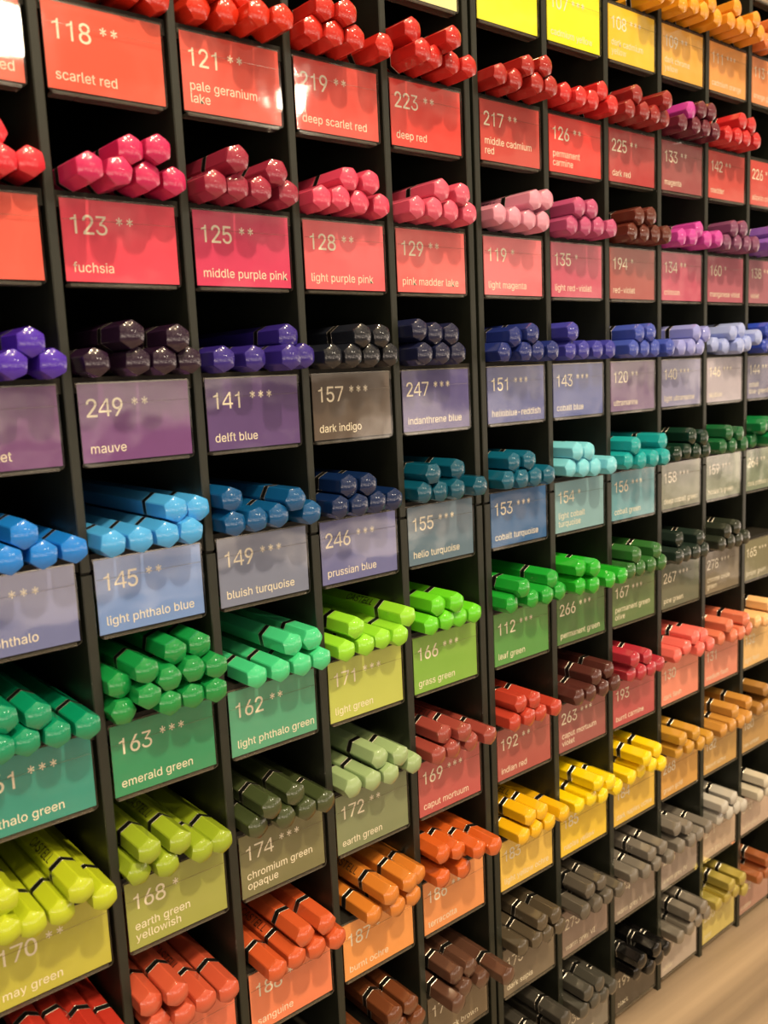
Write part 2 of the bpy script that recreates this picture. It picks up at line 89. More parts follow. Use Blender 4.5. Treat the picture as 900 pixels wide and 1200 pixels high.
'l':[189,[[162,-2],[151,-3],[139,-3],[101,2],[73,19],[57,47],[52,84],[52,510],[115,510],[115,99],[116,77],[121,63],[130,55],[146,53],[154,53],[160,54],[165,54],[170,55],[182,2],[172,0]],[[6,8,7],[6,9,8],[6,10,9],[5,10,6],[5,11,10],[5,12,11],[16,18,17],[5,13,12],[15,18,16],[14,18,15],[13,18,14],[5,18,13],[4,18,5],[3,18,4],[2,18,3],[2,19,18],[2,0,19],[2,1,0]]],
'm':[610,[[115,-1],[52,-1],[52,380],[113,380],[113,294],[106,294],[117,324],[132,346],[150,364],[172,377],[195,385],[219,387],[258,381],[288,361],[310,332],[322,294],[311,294],[321,321],[336,344],[356,362],[380,376],[407,384],[437,387],[469,384],[498,373],[522,355],[542,329],[554,296],[558,255],[558,-1],[495,-1],[495,254],[489,289],[472,312],[447,325],[419,329],[395,327],[375,319],[358,306],[346,290],[339,270],[336,247],[336,-1],[273,-1],[273,260],[268,288],[252,310],[229,325],[199,329],[178,327],[158,319],[141,306],[127,289],[118,266],[115,238]],[[10,12,11],[21,23,22],[9,12,10],[20,23,21],[20,24,23],[9,13,12],[1,3,2],[1,5,3],[5,4,3],[8,13,9],[19,24,20],[19,25,24],[7,13,8],[18,25,19],[7,14,13],[18,26,25],[6,48,7],[48,14,7],[17,35,18],[35,26,18],[48,47,14],[47,15,14],[17,36,35],[34,26,35],[6,49,48],[34,27,26],[6,50,49],[17,37,36],[33,27,34],[46,15,47],[5,50,6],[16,37,17],[5,51,50],[16,38,37],[32,27,33],[45,16,46],[16,15,46],[5,52,51],[16,39,38],[32,28,27],[1,53,5],[53,52,5],[45,39,16],[45,40,39],[31,28,32],[44,40,45],[44,41,40],[1,54,53],[43,41,44],[31,29,28],[30,29,31],[43,42,41],[1,0,54]]],
'n':[410,[[127,282],[118,257],[115,227],[115,-1],[52,-1],[52,380],[113,380],[113,286],[101,286],[123,333],[152,363],[187,380],[227,385],[264,381],[295,369],[322,349],[341,321],[354,285],[358,240],[358,-1],[295,-1],[295,235],[289,274],[272,304],[245,322],[210,328],[184,325],[161,316],[142,302]],[[11,13,12],[11,14,13],[4,6,5],[4,8,6],[8,7,6],[10,14,11],[10,15,14],[9,15,10],[9,16,15],[8,27,9],[27,26,9],[26,25,9],[25,16,9],[24,16,25],[23,16,24],[23,17,16],[8,28,27],[22,17,23],[8,0,28],[4,1,8],[1,0,8],[22,18,17],[21,18,22],[4,2,1],[21,19,18],[20,19,21],[4,3,2]]],
'o':[415,[[299,16],[256,-3],[207,-9],[159,-3],[116,16],[81,45],[55,85],[39,132],[33,187],[39,243],[55,292],[81,331],[116,361],[159,379],[207,385],[256,379],[299,361],[334,331],[360,291],[377,243],[382,187],[377,132],[360,85],[334,45],[146,67],[173,52],[207,47],[242,52],[270,67],[291,89],[306,118],[315,151],[318,187],[315,224],[306,258],[291,287],[270,309],[242,324],[207,329],[173,324],[146,309],[124,287],[109,258],[100,224],[97,187],[100,151],[109,118],[124,89]],[[13,15,14],[13,16,15],[12,16,13],[12,17,16],[11,17,12],[11,38,17],[38,37,17],[37,18,17],[10,39,11],[39,38,11],[10,40,39],[36,18,37],[10,41,40],[35,18,36],[9,41,10],[35,19,18],[9,42,41],[34,19,35],[9,43,42],[33,19,34],[8,43,9],[33,20,19],[8,44,43],[32,20,33],[8,45,44],[31,20,32],[31,21,20],[7,45,8],[7,46,45],[30,21,31],[30,22,21],[6,46,7],[29,22,30],[6,47,46],[28,22,29],[6,24,47],[28,23,22],[5,24,6],[27,23,28],[5,25,24],[26,23,27],[5,26,25],[5,23,26],[4,23,5],[4,0,23],[3,0,4],[3,1,0],[2,1,3]]],
'p':[424,[[115,-144],[52,-144],[52,380],[113,380],[113,320],[118,320],[126,332],[136,346],[151,361],[171,374],[197,382],[229,385],[274,379],[313,361],[346,332],[371,293],[386,245],[391,189],[386,132],[371,84],[346,45],[314,15],[274,-3],[229,-9],[198,-6],[172,3],[152,16],[137,31],[126,45],[118,58],[115,58],[162,66],[189,52],[220,48],[252,52],[279,66],[300,88],[315,117],[324,151],[327,189],[324,227],[315,261],[300,289],[279,311],[253,324],[220,329],[188,324],[162,311],[141,290],[126,263],[117,229],[114,189],[117,150],[126,115],[141,87]],[[10,12,11],[9,12,10],[1,3,2],[1,4,3],[9,13,12],[8,13,9],[8,14,13],[7,14,8],[6,14,7],[6,45,14],[45,44,14],[44,15,14],[5,45,6],[5,46,45],[5,47,46],[43,15,44],[1,5,4],[1,50,5],[50,49,5],[49,48,5],[48,47,5],[42,15,43],[42,16,15],[41,16,42],[40,16,41],[40,17,16],[1,51,50],[39,17,40],[1,52,51],[38,17,39],[38,18,17],[37,18,38],[1,53,52],[37,19,18],[36,19,37],[1,30,53],[30,54,53],[35,19,36],[30,31,54],[35,20,19],[34,20,35],[30,29,31],[29,32,31],[1,0,30],[28,32,29],[33,20,34],[28,33,32],[28,20,33],[27,20,28],[27,21,20],[26,21,27],[25,21,26],[25,22,21],[24,22,25],[24,23,22]]],
'q':[424,[[373,380],[373,-144],[310,-144],[310,58],[307,58],[299,45],[288,31],[272,16],[253,3],[227,-6],[195,-9],[150,-3],[111,15],[78,45],[54,84],[38,132],[33,189],[38,245],[54,293],[79,332],[111,361],[151,379],[196,385],[228,382],[253,374],[273,361],[288,346],[299,332],[307,320],[312,320],[312,380],[146,66],[172,52],[205,48],[236,52],[262,66],[283,87],[298,115],[308,150],[311,189],[308,229],[299,263],[284,290],[263,311],[236,324],[205,329],[172,324],[145,311],[124,289],[109,261],[100,227],[97,189],[100,151],[110,117],[125,88]],[[21,23,22],[21,24,23],[29,0,30],[29,1,0],[20,24,21],[20,25,24],[19,25,20],[19,26,25],[19,27,26],[18,46,19],[46,45,19],[45,27,19],[45,28,27],[44,28,45],[43,28,44],[18,47,46],[43,29,28],[43,42,29],[42,41,29],[41,40,29],[40,1,29],[18,48,47],[17,48,18],[17,49,48],[17,50,49],[16,50,17],[39,1,40],[16,51,50],[38,1,39],[16,52,51],[15,52,16],[15,53,52],[37,1,38],[14,53,15],[14,54,53],[36,3,37],[3,1,37],[14,31,54],[35,3,36],[13,31,14],[13,32,31],[34,4,35],[4,3,35],[34,5,4],[2,1,3],[13,33,32],[33,5,34],[13,5,33],[13,6,5],[12,6,13],[12,7,6],[12,8,7],[11,8,12],[11,9,8],[10,9,11]]],
'r':[259,[[115,-1],[52,-1],[52,380],[113,380],[113,322],[115,322],[129,347],[152,368],[181,381],[213,386],[221,386],[229,385],[237,385],[244,385],[244,321],[239,322],[230,323],[219,324],[207,325],[182,322],[160,314],[141,301],[127,283],[118,262],[115,237]],[[8,10,9],[8,11,10],[8,12,11],[8,13,12],[8,14,13],[7,14,8],[1,3,2],[1,4,3],[6,14,7],[5,18,6],[18,17,6],[17,16,6],[16,15,6],[15,14,6],[5,19,18],[5,20,19],[1,5,4],[1,23,5],[23,22,5],[22,21,5],[21,20,5],[1,24,23],[1,0,24]]],
's':[365,[[260,6],[224,-6],[182,-9],[145,-6],[112,2],[84,17],[61,37],[44,63],[34,95],[94,108],[106,80],[125,61],[150,50],[181,46],[217,51],[244,63],[261,81],[267,103],[264,121],[253,135],[236,146],[212,154],[149,169],[104,185],[71,207],[52,237],[46,274],[50,305],[64,332],[86,354],[115,371],[149,382],[187,385],[223,382],[254,373],[280,359],[300,340],[315,317],[325,289],[267,276],[257,297],[242,315],[219,327],[187,332],[157,328],[132,316],[115,299],[110,277],[113,259],[125,244],[144,233],[172,224],[230,210],[275,195],[307,172],[326,143],[332,107],[327,75],[313,47],[290,23]],[[31,33,32],[31,34,33],[30,34,31],[30,35,34],[29,35,30],[29,36,35],[28,36,29],[28,43,36],[43,37,36],[27,44,28],[44,43,28],[42,37,43],[27,45,44],[41,37,42],[41,38,37],[27,46,45],[40,38,41],[26,46,27],[26,47,46],[39,38,40],[26,48,47],[25,48,26],[25,49,48],[25,50,49],[24,50,25],[24,51,50],[24,52,51],[24,53,52],[23,53,24],[23,54,53],[22,54,23],[22,55,54],[21,55,22],[20,55,21],[19,55,20],[19,56,55],[18,56,19],[17,56,18],[8,10,9],[17,57,56],[16,57,17],[7,10,8],[15,57,16],[7,11,10],[15,58,57],[14,58,15],[6,11,7],[6,12,11],[13,58,14],[6,13,12],[13,59,58],[6,59,13],[5,59,6],[5,0,59],[4,0,5],[4,1,0],[3,1,4],[3,2,1]]],
't':[227,[[5,380],[205,380],[205,326],[5,326],[64,93],[64,472],[127,472],[127,98],[129,76],[137,62],[150,54],[170,51],[177,51],[185,52],[194,53],[203,55],[214,1],[203,-2],[192,-4],[180,-5],[168,-5],[124,1],[91,21],[71,52]],[[4,6,5],[4,7,6],[3,1,0],[3,2,1],[4,8,7],[23,8,4],[23,9,8],[23,10,9],[14,16,15],[23,11,10],[13,16,14],[12,16,13],[22,11,23],[11,16,12],[22,16,11],[21,16,22],[20,16,21],[20,17,16],[20,18,17],[20,19,18]]],
'u':[410,[[258,16],[222,-1],[182,-6],[146,-2],[114,10],[88,30],[68,58],[56,95],[52,139],[52,380],[115,380],[115,144],[120,105],[138,76],[165,57],[200,51],[226,54],[249,63],[268,77],[282,97],[292,122],[295,153],[295,380],[358,380],[358,-1],[297,-1],[297,93],[309,93],[287,46]],[[8,10,9],[8,11,10],[21,23,22],[21,24,23],[20,27,21],[27,24,21],[8,12,11],[7,12,8],[19,27,20],[7,13,12],[18,26,19],[26,27,19],[6,13,7],[18,28,26],[28,25,26],[28,24,27],[17,28,18],[6,14,13],[16,28,17],[5,14,6],[5,15,14],[15,28,16],[5,28,15],[5,0,28],[25,24,28],[4,0,5],[4,1,0],[3,1,4],[3,2,1]]],
'v':[389,[[227,-1],[162,-1],[16,380],[85,380],[166,155],[178,121],[188,87],[197,54],[207,20],[183,20],[193,54],[202,87],[212,121],[223,155],[304,380],[373,380]],[[1,3,2],[1,4,3],[13,15,14],[13,0,15],[1,5,4],[12,0,13],[1,6,5],[11,0,12],[1,10,6],[10,7,6],[10,7,11],[7,0,11],[1,9,10],[8,0,7],[1,8,9],[1,0,8]]],
'w':[567,[[196,4],[141,4],[28,375],[84,375],[130,213],[139,176],[150,136],[161,91],[170,45],[179,89],[189,134],[200,175],[210,213],[255,375],[313,375],[358,213],[367,175],[378,135],[388,90],[396,45],[406,89],[417,134],[427,175],[437,213],[483,375],[539,375],[427,4],[371,4],[323,173],[316,199],[308,226],[301,253],[294,281],[288,310],[282,334],[285,334],[280,310],[273,281],[266,253],[259,226],[251,199],[244,173]],[[1,3,2],[1,4,3],[12,34,13],[34,14,13],[34,35,14],[35,15,14],[23,25,24],[23,26,25],[12,36,34],[36,33,34],[36,33,35],[33,15,35],[12,37,36],[32,15,33],[12,38,37],[31,15,32],[30,15,31],[12,39,38],[29,15,30],[12,40,39],[29,16,15],[11,40,12],[22,26,23],[1,5,4],[28,16,29],[11,41,40],[1,6,5],[28,17,16],[21,26,22],[10,41,11],[10,0,41],[27,17,28],[1,7,6],[27,18,17],[20,26,21],[9,0,10],[1,8,7],[27,19,18],[19,26,20],[8,0,9],[1,0,8],[27,26,19]]],
'x':[379,[[90,3],[27,3],[168,208],[168,181],[34,376],[98,376],[145,304],[162,277],[177,252],[190,228],[202,209],[181,209],[205,252],[219,277],[236,304],[283,376],[346,376],[212,178],[212,205],[352,3],[288,3],[233,87],[217,113],[202,138],[189,161],[178,179],[199,179],[176,137],[162,113],[146,87]],[[3,5,4],[3,6,5],[14,16,15],[14,17,16],[3,7,6],[13,17,14],[12,18,13],[18,17,13],[3,2,7],[2,8,7],[9,18,12],[2,9,8],[11,10,9],[10,18,9],[2,10,9],[2,18,10],[1,25,2],[25,18,2],[25,26,18],[26,19,18],[1,24,25],[24,19,26],[23,19,24],[1,27,24],[22,19,23],[1,28,27],[21,19,22],[1,29,28],[1,0,29],[20,19,21]]],
'y':[389,[[65,-141],[55,-139],[50,-137],[63,-88],[71,-89],[88,-92],[104,-91],[119,-86],[132,-75],[143,-59],[152,-36],[165,-1],[20,377],[83,377],[163,154],[175,120],[185,86],[194,53],[203,23],[186,23],[204,86],[214,120],[226,154],[307,377],[369,377],[202,-57],[190,-84],[175,-106],[158,-122],[138,-134],[116,-141],[91,-143],[77,-143]],[[11,13,12],[11,14,13],[22,24,23],[22,25,24],[21,25,22],[11,15,14],[20,25,21],[11,16,15],[17,18,20],[18,25,20],[11,17,16],[19,18,17],[11,18,17],[11,25,18],[10,25,11],[9,25,10],[9,26,25],[8,26,9],[7,26,8],[7,27,26],[6,27,7],[2,4,3],[2,5,4],[5,27,6],[2,27,5],[2,28,27],[2,29,28],[2,30,29],[1,30,2],[0,30,1],[0,31,30],[32,31,0]]],
'z':[380,[[340,-1],[41,-1],[41,46],[253,320],[253,322],[47,322],[47,380],[334,380],[334,330],[127,60],[127,57],[340,57]],[[5,7,6],[5,8,7],[5,4,8],[4,3,8],[3,9,8],[2,9,3],[2,10,9],[2,11,10],[2,0,11],[1,0,2]]],
"'":[206,[[129,317],[77,317],[69,510],[137,510]],[[1,3,2],[1,0,3]]],
'-':[453,[[113,245],[338,245],[338,187],[113,187]],[[3,1,0],[3,2,1]]],
'A':[480,[[86,-1],[15,-1],[201,510],[277,510],[464,-1],[394,-1],[286,302],[275,334],[263,372],[249,419],[231,479],[246,479],[229,419],[214,371],[201,332],[191,302],[369,198],[111,198],[111,143],[369,143]],[[1,10,2],[10,3,2],[10,11,3],[11,4,3],[1,17,10],[17,12,10],[12,9,10],[12,9,11],[9,16,11],[16,4,11],[8,16,9],[17,13,12],[7,16,8],[17,14,13],[6,16,7],[17,15,14],[17,18,15],[18,0,15],[5,19,6],[19,16,6],[1,18,17],[18,16,17],[18,19,16],[19,4,16],[1,0,18],[5,4,19]]],
'C':[510,[[341,4],[305,-5],[267,-8],[205,0],[150,24],[104,63],[69,115],[47,179],[39,254],[47,329],[69,394],[104,446],[150,484],[205,509],[267,517],[305,514],[341,505],[373,491],[403,472],[428,448],[449,419],[464,386],[474,347],[408,347],[400,373],[389,394],[374,412],[357,427],[337,439],[315,448],[292,453],[267,455],[223,449],[184,431],[151,403],[126,363],[110,314],[104,254],[110,195],[126,145],[151,106],[184,77],[224,60],[267,54],[292,56],[315,61],[337,69],[357,81],[374,97],[389,115],[400,136],[408,161],[474,161],[464,123],[449,90],[428,61],[403,37],[374,18]],[[13,15,14],[13,16,15],[12,16,13],[12,17,16],[12,18,17],[11,18,12],[11,31,18],[31,19,18],[11,32,31],[30,19,31],[29,19,30],[11,33,32],[28,19,29],[28,20,19],[10,33,11],[27,20,28],[10,34,33],[26,20,27],[26,21,20],[25,21,26],[10,35,34],[24,21,25],[9,35,10],[24,22,21],[23,22,24],[9,36,35],[8,36,9],[8,37,36],[8,38,37],[7,38,8],[7,39,38],[6,39,7],[50,52,51],[50,53,52],[6,40,39],[49,53,50],[49,54,53],[48,54,49],[5,40,6],[5,41,40],[47,54,48],[47,55,54],[46,55,47],[5,42,41],[45,55,46],[4,42,5],[45,56,55],[44,56,45],[4,43,42],[43,56,44],[4,56,43],[4,57,56],[3,57,4],[3,0,57],[3,1,0],[2,1,3]]],
'E':[419,[[376,-1],[59,-1],[59,510],[373,510],[373,451],[126,451],[126,287],[356,287],[356,228],[126,228],[126,58],[376,58]],[[1,5,2],[5,3,2],[5,4,3],[1,6,5],[1,9,6],[9,7,6],[9,8,7],[1,10,9],[1,11,10],[1,0,11]]],
'I':[300,[[270,-1],[30,-1],[30,58],[117,58],[117,451],[30,451],[30,510],[270,510],[270,451],[184,451],[184,58],[270,58]],[[5,7,6],[5,8,7],[4,8,5],[3,9,4],[9,8,4],[3,10,9],[1,3,2],[1,10,3],[1,11,10],[1,0,11]]],
'L':[393,[[362,-1],[59,-1],[59,510],[126,510],[126,58],[362,58]],[[1,3,2],[1,4,3],[1,5,4],[1,0,5]]],
'S':[447,[[324,10],[278,-5],[224,-10],[172,-5],[127,8],[91,30],[63,60],[45,95],[37,138],[105,138],[111,110],[124,88],[143,72],[167,60],[194,53],[224,50],[256,53],[286,61],[310,75],[329,92],[341,114],[344,139],[341,161],[331,178],[316,192],[295,204],[271,213],[245,221],[183,238],[127,260],[85,288],[60,326],[51,372],[57,413],[74,448],[101,477],[137,499],[180,512],[227,517],[275,512],[317,499],[351,477],[378,449],[395,416],[402,377],[337,377],[326,411],[302,437],[267,452],[225,458],[194,455],[168,447],[146,434],[130,418],[119,398],[116,376],[120,352],[132,334],[149,320],[170,309],[192,301],[213,294],[265,280],[287,273],[312,264],[336,253],[359,238],[379,220],[395,198],[406,171],[409,139],[404,99],[387,63],[360,33]],[[37,39,38],[36,39,37],[36,40,39],[35,40,36],[35,41,40],[34,41,35],[34,49,41],[49,42,41],[34,50,49],[48,42,49],[34,51,50],[47,42,48],[47,43,42],[33,51,34],[33,52,51],[46,43,47],[33,53,52],[33,54,53],[46,44,43],[32,54,33],[45,44,46],[32,55,54],[32,56,55],[31,56,32],[31,57,56],[31,58,57],[30,58,31],[30,59,58],[30,60,59],[30,61,60],[30,62,61],[29,62,30],[29,63,62],[29,64,63],[29,65,64],[28,65,29],[28,66,65],[28,67,66],[27,67,28],[26,67,27],[26,68,67],[25,68,26],[24,68,25],[24,69,68],[23,69,24],[22,69,23],[22,70,69],[21,70,22],[20,70,21],[20,71,70],[7,9,8],[7,10,9],[19,71,20],[7,11,10],[19,72,71],[6,11,7],[18,72,19],[6,12,11],[17,72,18],[6,13,12],[17,73,72],[16,73,17],[6,14,13],[5,14,6],[15,73,16],[5,15,14],[5,73,15],[5,0,73],[4,0,5],[4,1,0],[3,1,4],[3,2,1]]],
'T':[449,[[192,451],[31,451],[31,510],[418,510],[418,451],[258,451],[258,-1],[192,-1]],[[1,3,2],[1,4,3],[0,4,1],[7,5,0],[5,4,0],[7,6,5]]],
'V':[480,[[279,-1],[203,-1],[15,510],[85,510],[193,207],[204,177],[216,138],[231,89],[249,30],[233,30],[251,90],[266,138],[278,177],[289,207],[394,510],[464,510]],[[1,3,2],[1,4,3],[13,15,14],[13,0,15],[1,5,4],[12,0,13],[11,0,12],[1,6,5],[10,0,11],[1,7,6],[9,8,10],[8,0,10],[1,8,7],[1,0,8]]],
'H':[517,[[126,-1],[59,-1],[59,510],[126,510],[126,290],[391,290],[391,510],[458,510],[458,-1],[391,-1],[391,231],[126,231]],[[1,3,2],[1,4,3],[5,7,6],[5,8,7],[1,11,4],[11,5,4],[11,10,5],[10,8,5],[1,0,11],[9,8,10]]]
}
# ------------------------------------------------------------------ helpers
def lin(c):
    f = lambda v: v/12.92 if v <= .04045 else ((v+.055)/1.055)**2.4
    return [f(v/255) for v in c]
WARM = (1.03, .93, .74)          # what a white card shows under the lamps, used to take the lamp colour back out of the seen colours
def albedo(c, k=1.0):
    return tuple(min(.92, max(.0025, v/w*k)) for v, w in zip(lin(c), WARM)) + (1,)
def mat(name, rgba, rough=.5, coat=0, coat_rough=.05, spec=.5, metal=0, vary=.06, scale=60, bump=0):
    m = bpy.data.materials.new(name); m.use_nodes = True; t = m.node_tree
    b = t.nodes['Principled BSDF']
    tcn = t.nodes.new('ShaderNodeTexCoord'); n = t.nodes.new('ShaderNodeTexNoise'); n.inputs['Scale'].default_value = scale; n.inputs['Detail'].default_value = 3
    t.links.new(tcn.outputs['Object'], n.inputs['Vector'])
    r = t.nodes.new('ShaderNodeValToRGB'); t.links.new(n.outputs[0], r.inputs[0])
    r.color_ramp.elements[0].color = tuple(v*(1-vary) for v in rgba[:3])+(1,); r.color_ramp.elements[1].color = tuple(min(1, v*(1+vary)) for v in rgba[:3])+(1,)
    t.links.new(r.outputs[0], b.inputs['Base Color'])
    b.inputs['Roughness'].default_value = rough; b.inputs['Coat Weight'].default_value = coat; b.inputs['Coat Roughness'].default_value = coat_rough; b.inputs['Coat IOR'].default_value = 1.6
    b.inputs['Specular IOR Level'].default_value = spec; b.inputs['Metallic'].default_value = metal
    if bump:
        bp = t.nodes.new('ShaderNodeBump'); bp.inputs['Strength'].default_value = bump; bp.inputs['Distance'].default_value = .0005
        t.links.new(n.outputs[0], bp.inputs['Height']); t.links.new(bp.outputs[0], b.inputs['Normal'])
    return m
def clear_mat(name, tint, ior, rough, cloud=0):
    m = bpy.data.materials.new(name); m.use_nodes = True; t = m.node_tree; t.nodes.clear()
    o = t.nodes.new('ShaderNodeOutputMaterial'); mixn = t.nodes.new('ShaderNodeMixShader'); tr = t.nodes.new('ShaderNodeBsdfTransparent'); g = t.nodes.new('ShaderNodeBsdfGlossy'); geo = t.nodes.new('ShaderNodeNewGeometry')
    tr.inputs[0].default_value = tint+(1,); g.inputs['Roughness'].default_value = rough
    def M(op, a, b=None):
        q = t.nodes.new('ShaderNodeMath'); q.operation = op
        for i, v in enumerate((a, b)):
            if v is None: continue
            if isinstance(v, (int, float)): q.inputs[i].default_value = v
            else: t.links.new(v, q.inputs[i])
        return q.outputs[0]
    dt = t.nodes.new('ShaderNodeVectorMath'); dt.operation = 'DOT_PRODUCT'; t.links.new(geo.outputs['Normal'], dt.inputs[0]); t.links.new(geo.outputs['Incoming'], dt.inputs[1])
    f0 = ((ior-1)/(ior+1))**2
    fr = M('ADD', M('MULTIPLY', M('POWER', M('SUBTRACT', 1.0, M('ABSOLUTE', dt.outputs['Value'])), 5.0), 1-f0), f0)   # Schlick, the same from both sides of the sheet
    tcn = t.nodes.new('ShaderNodeTexCoord'); n = t.nodes.new('ShaderNodeTexNoise'); n.inputs['Scale'].default_value = 45; t.links.new(tcn.outputs['Object'], n.inputs['Vector'])
    bp = t.nodes.new('ShaderNodeBump'); bp.inputs['Strength'].default_value = .12; bp.inputs['Distance'].default_value = .002
    t.links.new(n.outputs[0], bp.inputs['Height']); t.links.new(bp.outputs[0], g.inputs['Normal'])
    t.links.new(fr, mixn.inputs[0]); t.links.new(tr.outputs[0], mixn.inputs[1]); t.links.new(g.outputs[0], mixn.inputs[2])
    if cloud:                                              # sawn edges scatter a little light
        df = t.nodes.new('ShaderNodeBsdfDiffuse'); df.inputs[0].default_value = (.55,.52,.46,1); m2 = t.nodes.new('ShaderNodeMixShader'); m2.inputs[0].default_value = cloud
        t.links.new(mixn.outputs[0], m2.inputs[1]); t.links.new(df.outputs[0], m2.inputs[2]); mixn = m2
    t.links.new(mixn.outputs[0], o.inputs[0])
    return m
class MB:
    def __init__(s): s.v = []; s.f = []; s.mi = []
    def add(s, vs, fs, m=0):
        k = len(s.v); s.v += [tuple(v) for v in vs]; s.f += [tuple(i+k for i in f) for f in fs]; s.mi += [m]*len(fs)
    def box(s, a, b, m=0, bev=0):
        (x0,y0,z0), (x1,y1,z1) = a, b
        if not bev:
            s.add([(x0,y0,z0),(x1,y0,z0),(x1,y1,z0),(x0,y1,z0),(x0,y0,z1),(x1,y0,z1),(x1,y1,z1),(x0,y1,z1)],
                  [(3,2,1,0),(4,5,6,7),(0,1,5,4),(1,2,6,5),(2,3,7,6),(3,0,4,7)], m)
        else:                                                   # box with the long front edges chamfered
            q = [(x0+bev,y0),(x1-bev,y0),(x1,y0+bev),(x1,y1),(x0,y1),(x0,y0+bev)]; n = len(q)
            s.add([(x,y,z0) for x,y in q]+[(x,y,z1) for x,y in q], [tuple(range(n-1,-1,-1)), tuple(range(n,2*n))]+[(i,(i+1)%n,n+(i+1)%n,n+i) for i in range(n)], m)
    def mesh(s, name, mats, smooth=None):
        me = bpy.data.meshes.new(name); me.from_pydata(s.v, [], s.f)
        for m in mats: me.materials.append(m)
        me.polygons.foreach_set('material_index', s.mi)
        if smooth is not None:
            me.polygons.foreach_set('use_smooth', [True]*len(s.f)); me.set_sharp_from_angle(angle=math.radians(smooth))
        me.update(); return me
def fixn(me):
    bm = bmesh.new(); bm.from_mesh(me); bmesh.ops.recalc_face_normals(bm, faces=bm.faces); bm.to_mesh(me); bm.free(); return me
def link(name, me, parent=None, loc=(0,0,0)):
    o = bpy.data.objects.new(name, me); COL.objects.link(o); o.location = loc
    if parent: o.parent = parent
    return o
def tag(o, label, cat, group=None, kind=None):
    if label: o['label'] = label
    if cat: o['category'] = cat
    if group: o['group'] = group
    if kind: o['kind'] = kind
    return o
# ------------------------------------------------------------------ rack dimensions (rack units)
SW, GAP, P, LH, Z1 = 0.0797, 0.1124, 1.25806, 0.5533, 0.52157
LM, RMG, REC = 0.02, 0.033, 0.027
DEPTH = 4.7
LETTERS = {c: i for c, i in zip('ABCDEFGHIJK', (-1,0,1,2,3,5,6,7,8,9,10))}
def dx(k): return k if k <= 4 else k-1+GAP
def ztop(r): return Z1-(r-1)*P           # top of the name card of row r
def zshelf(r): return ztop(r)+.05
# ------------------------------------------------------------------ setting
floor_m = mat('floor_tiles', (.16,.13,.10,1), .5, scale=6, vary=.2)
fl = MB(); fl.box((-3,-4,-.05), (4,1.2,0)); tag(link('floor', fl.mesh('floor', [floor_m])), None, None, kind='structure')
wall_m = mat('wall_paint', (.35,.31,.26,1), .8, scale=4, vary=.05)
wl = MB(); wl.box((-3,.32,0), (4,.42,3.0)); tag(link('wall_back', wl.mesh('wall_back', [wall_m])), None, None, kind='structure')
# counter of pale wood
wm = bpy.data.materials.new('pale_wood'); wm.use_nodes = True; t = wm.node_tree; b = t.nodes['Principled BSDF']
tcn = t.nodes.new('ShaderNodeTexCoord'); mpn = t.nodes.new('ShaderNodeMapping'); mpn.inputs['Rotation'].default_value = (0,0,math.radians(9)); mpn.inputs['Scale'].default_value = (1.6,22,1.6)
t.links.new(tcn.outputs['Object'], mpn.inputs[0])
n1 = t.nodes.new('ShaderNodeTexNoise'); n1.inputs['Scale'].default_value = 1.0; n1.inputs['Detail'].default_value = 6; n1.inputs['Distortion'].default_value = .5; t.links.new(mpn.outputs[0], n1.inputs['Vector'])
rp = t.nodes.new('ShaderNodeValToRGB'); t.links.new(n1.outputs[0], rp.inputs[0])
rp.color_ramp.elements[0].position = .38; rp.color_ramp.elements[0].color = albedo((104,86,66)); rp.color_ramp.elements[1].position = .60; rp.color_ramp.elements[1].color = albedo((170,143,110))
t.links.new(rp.outputs[0], b.inputs['Base Color']); b.inputs['Roughness'].default_value = .5
ct = bpy.data.objects.new('display_counter', None); COL.objects.link(ct); ct.location = (0,0,0)
tag(ct, 'pale wood counter with streaked grain under the black pencil rack', 'counter')
c = MB(); c.box((-.5,-.62,Z0-.04), (1.1,.30,Z0)); link('countertop', c.mesh('countertop', [wm]), ct)
c = MB(); c.box((-.46,-.57,.0), (1.06,.27,Z0-.04)); link('base_cabinet', c.mesh('base_cabinet', [mat('dark_laminate', (.05,.045,.04,1), .5)]), ct)
# ------------------------------------------------------------------ the two black racks standing side by side
front_m = mat('black_board', (.0135,.0165,.012,1), .42, scale=150, vary=.25, spec=.5, bump=.1)
inner_m = mat('black_board_inside', (.012,.011,.009,1), .7, scale=90, vary=.2, spec=.25)
def rack(name, ks, label):
    x0 = dx(ks[0]); xe = dx(ks[-1])+SW
    root = bpy.data.objects.new(name, None); COL.objects.link(root); base = W((x0+xe)/2, 0, BZ); root.location = base
    tag(root, label, 'display rack', 'black pencil racks')
    zt = Z1+2*P+.9; seam = zshelf(4)-.13
    def part(nm, mb, mats):
        me = mb.mesh(nm, mats); return link(nm, me, root)
    def bx(mb, a, c, bev=0): mb.box(W(*a)-base, W(*c)-base, 0, bev*U)
    for k in ks:
        x = dx(k)
        mb = MB(); bx(mb, (x, 0, BZ), (x+SW, DEPTH, seam-.012), .008); dv = part('divider', mb, [front_m])
        mb = MB(); bx(mb, (x+.004, .004, seam+.012), (x+SW-.004, DEPTH, zt), .008); part('divider', mb, [front_m])
        mb = MB(); bx(mb, (x+.008, .03, seam-.012), (x+SW-.008, DEPTH, seam+.012)); part('divider_joint', mb, [inner_m]).parent = dv
    for r in range(-1, 10):
        mb = MB()
        for a in ks[:-1]:
            bx(mb, (dx(a)+SW, .045, zshelf(r)-.11), (dx(a+1), DEPTH, zshelf(r)))
        part('shelf', mb, [inner_m])
    mb = MB(); bx(mb, (x0, DEPTH, BZ), (xe, DEPTH+.1, zt)); part('back_panel', mb, [inner_m])
    mb = MB(); bx(mb, (x0, 0, zt), (xe, DEPTH+.1, zt+.1)); part('top_panel', mb, [front_m])
    return root
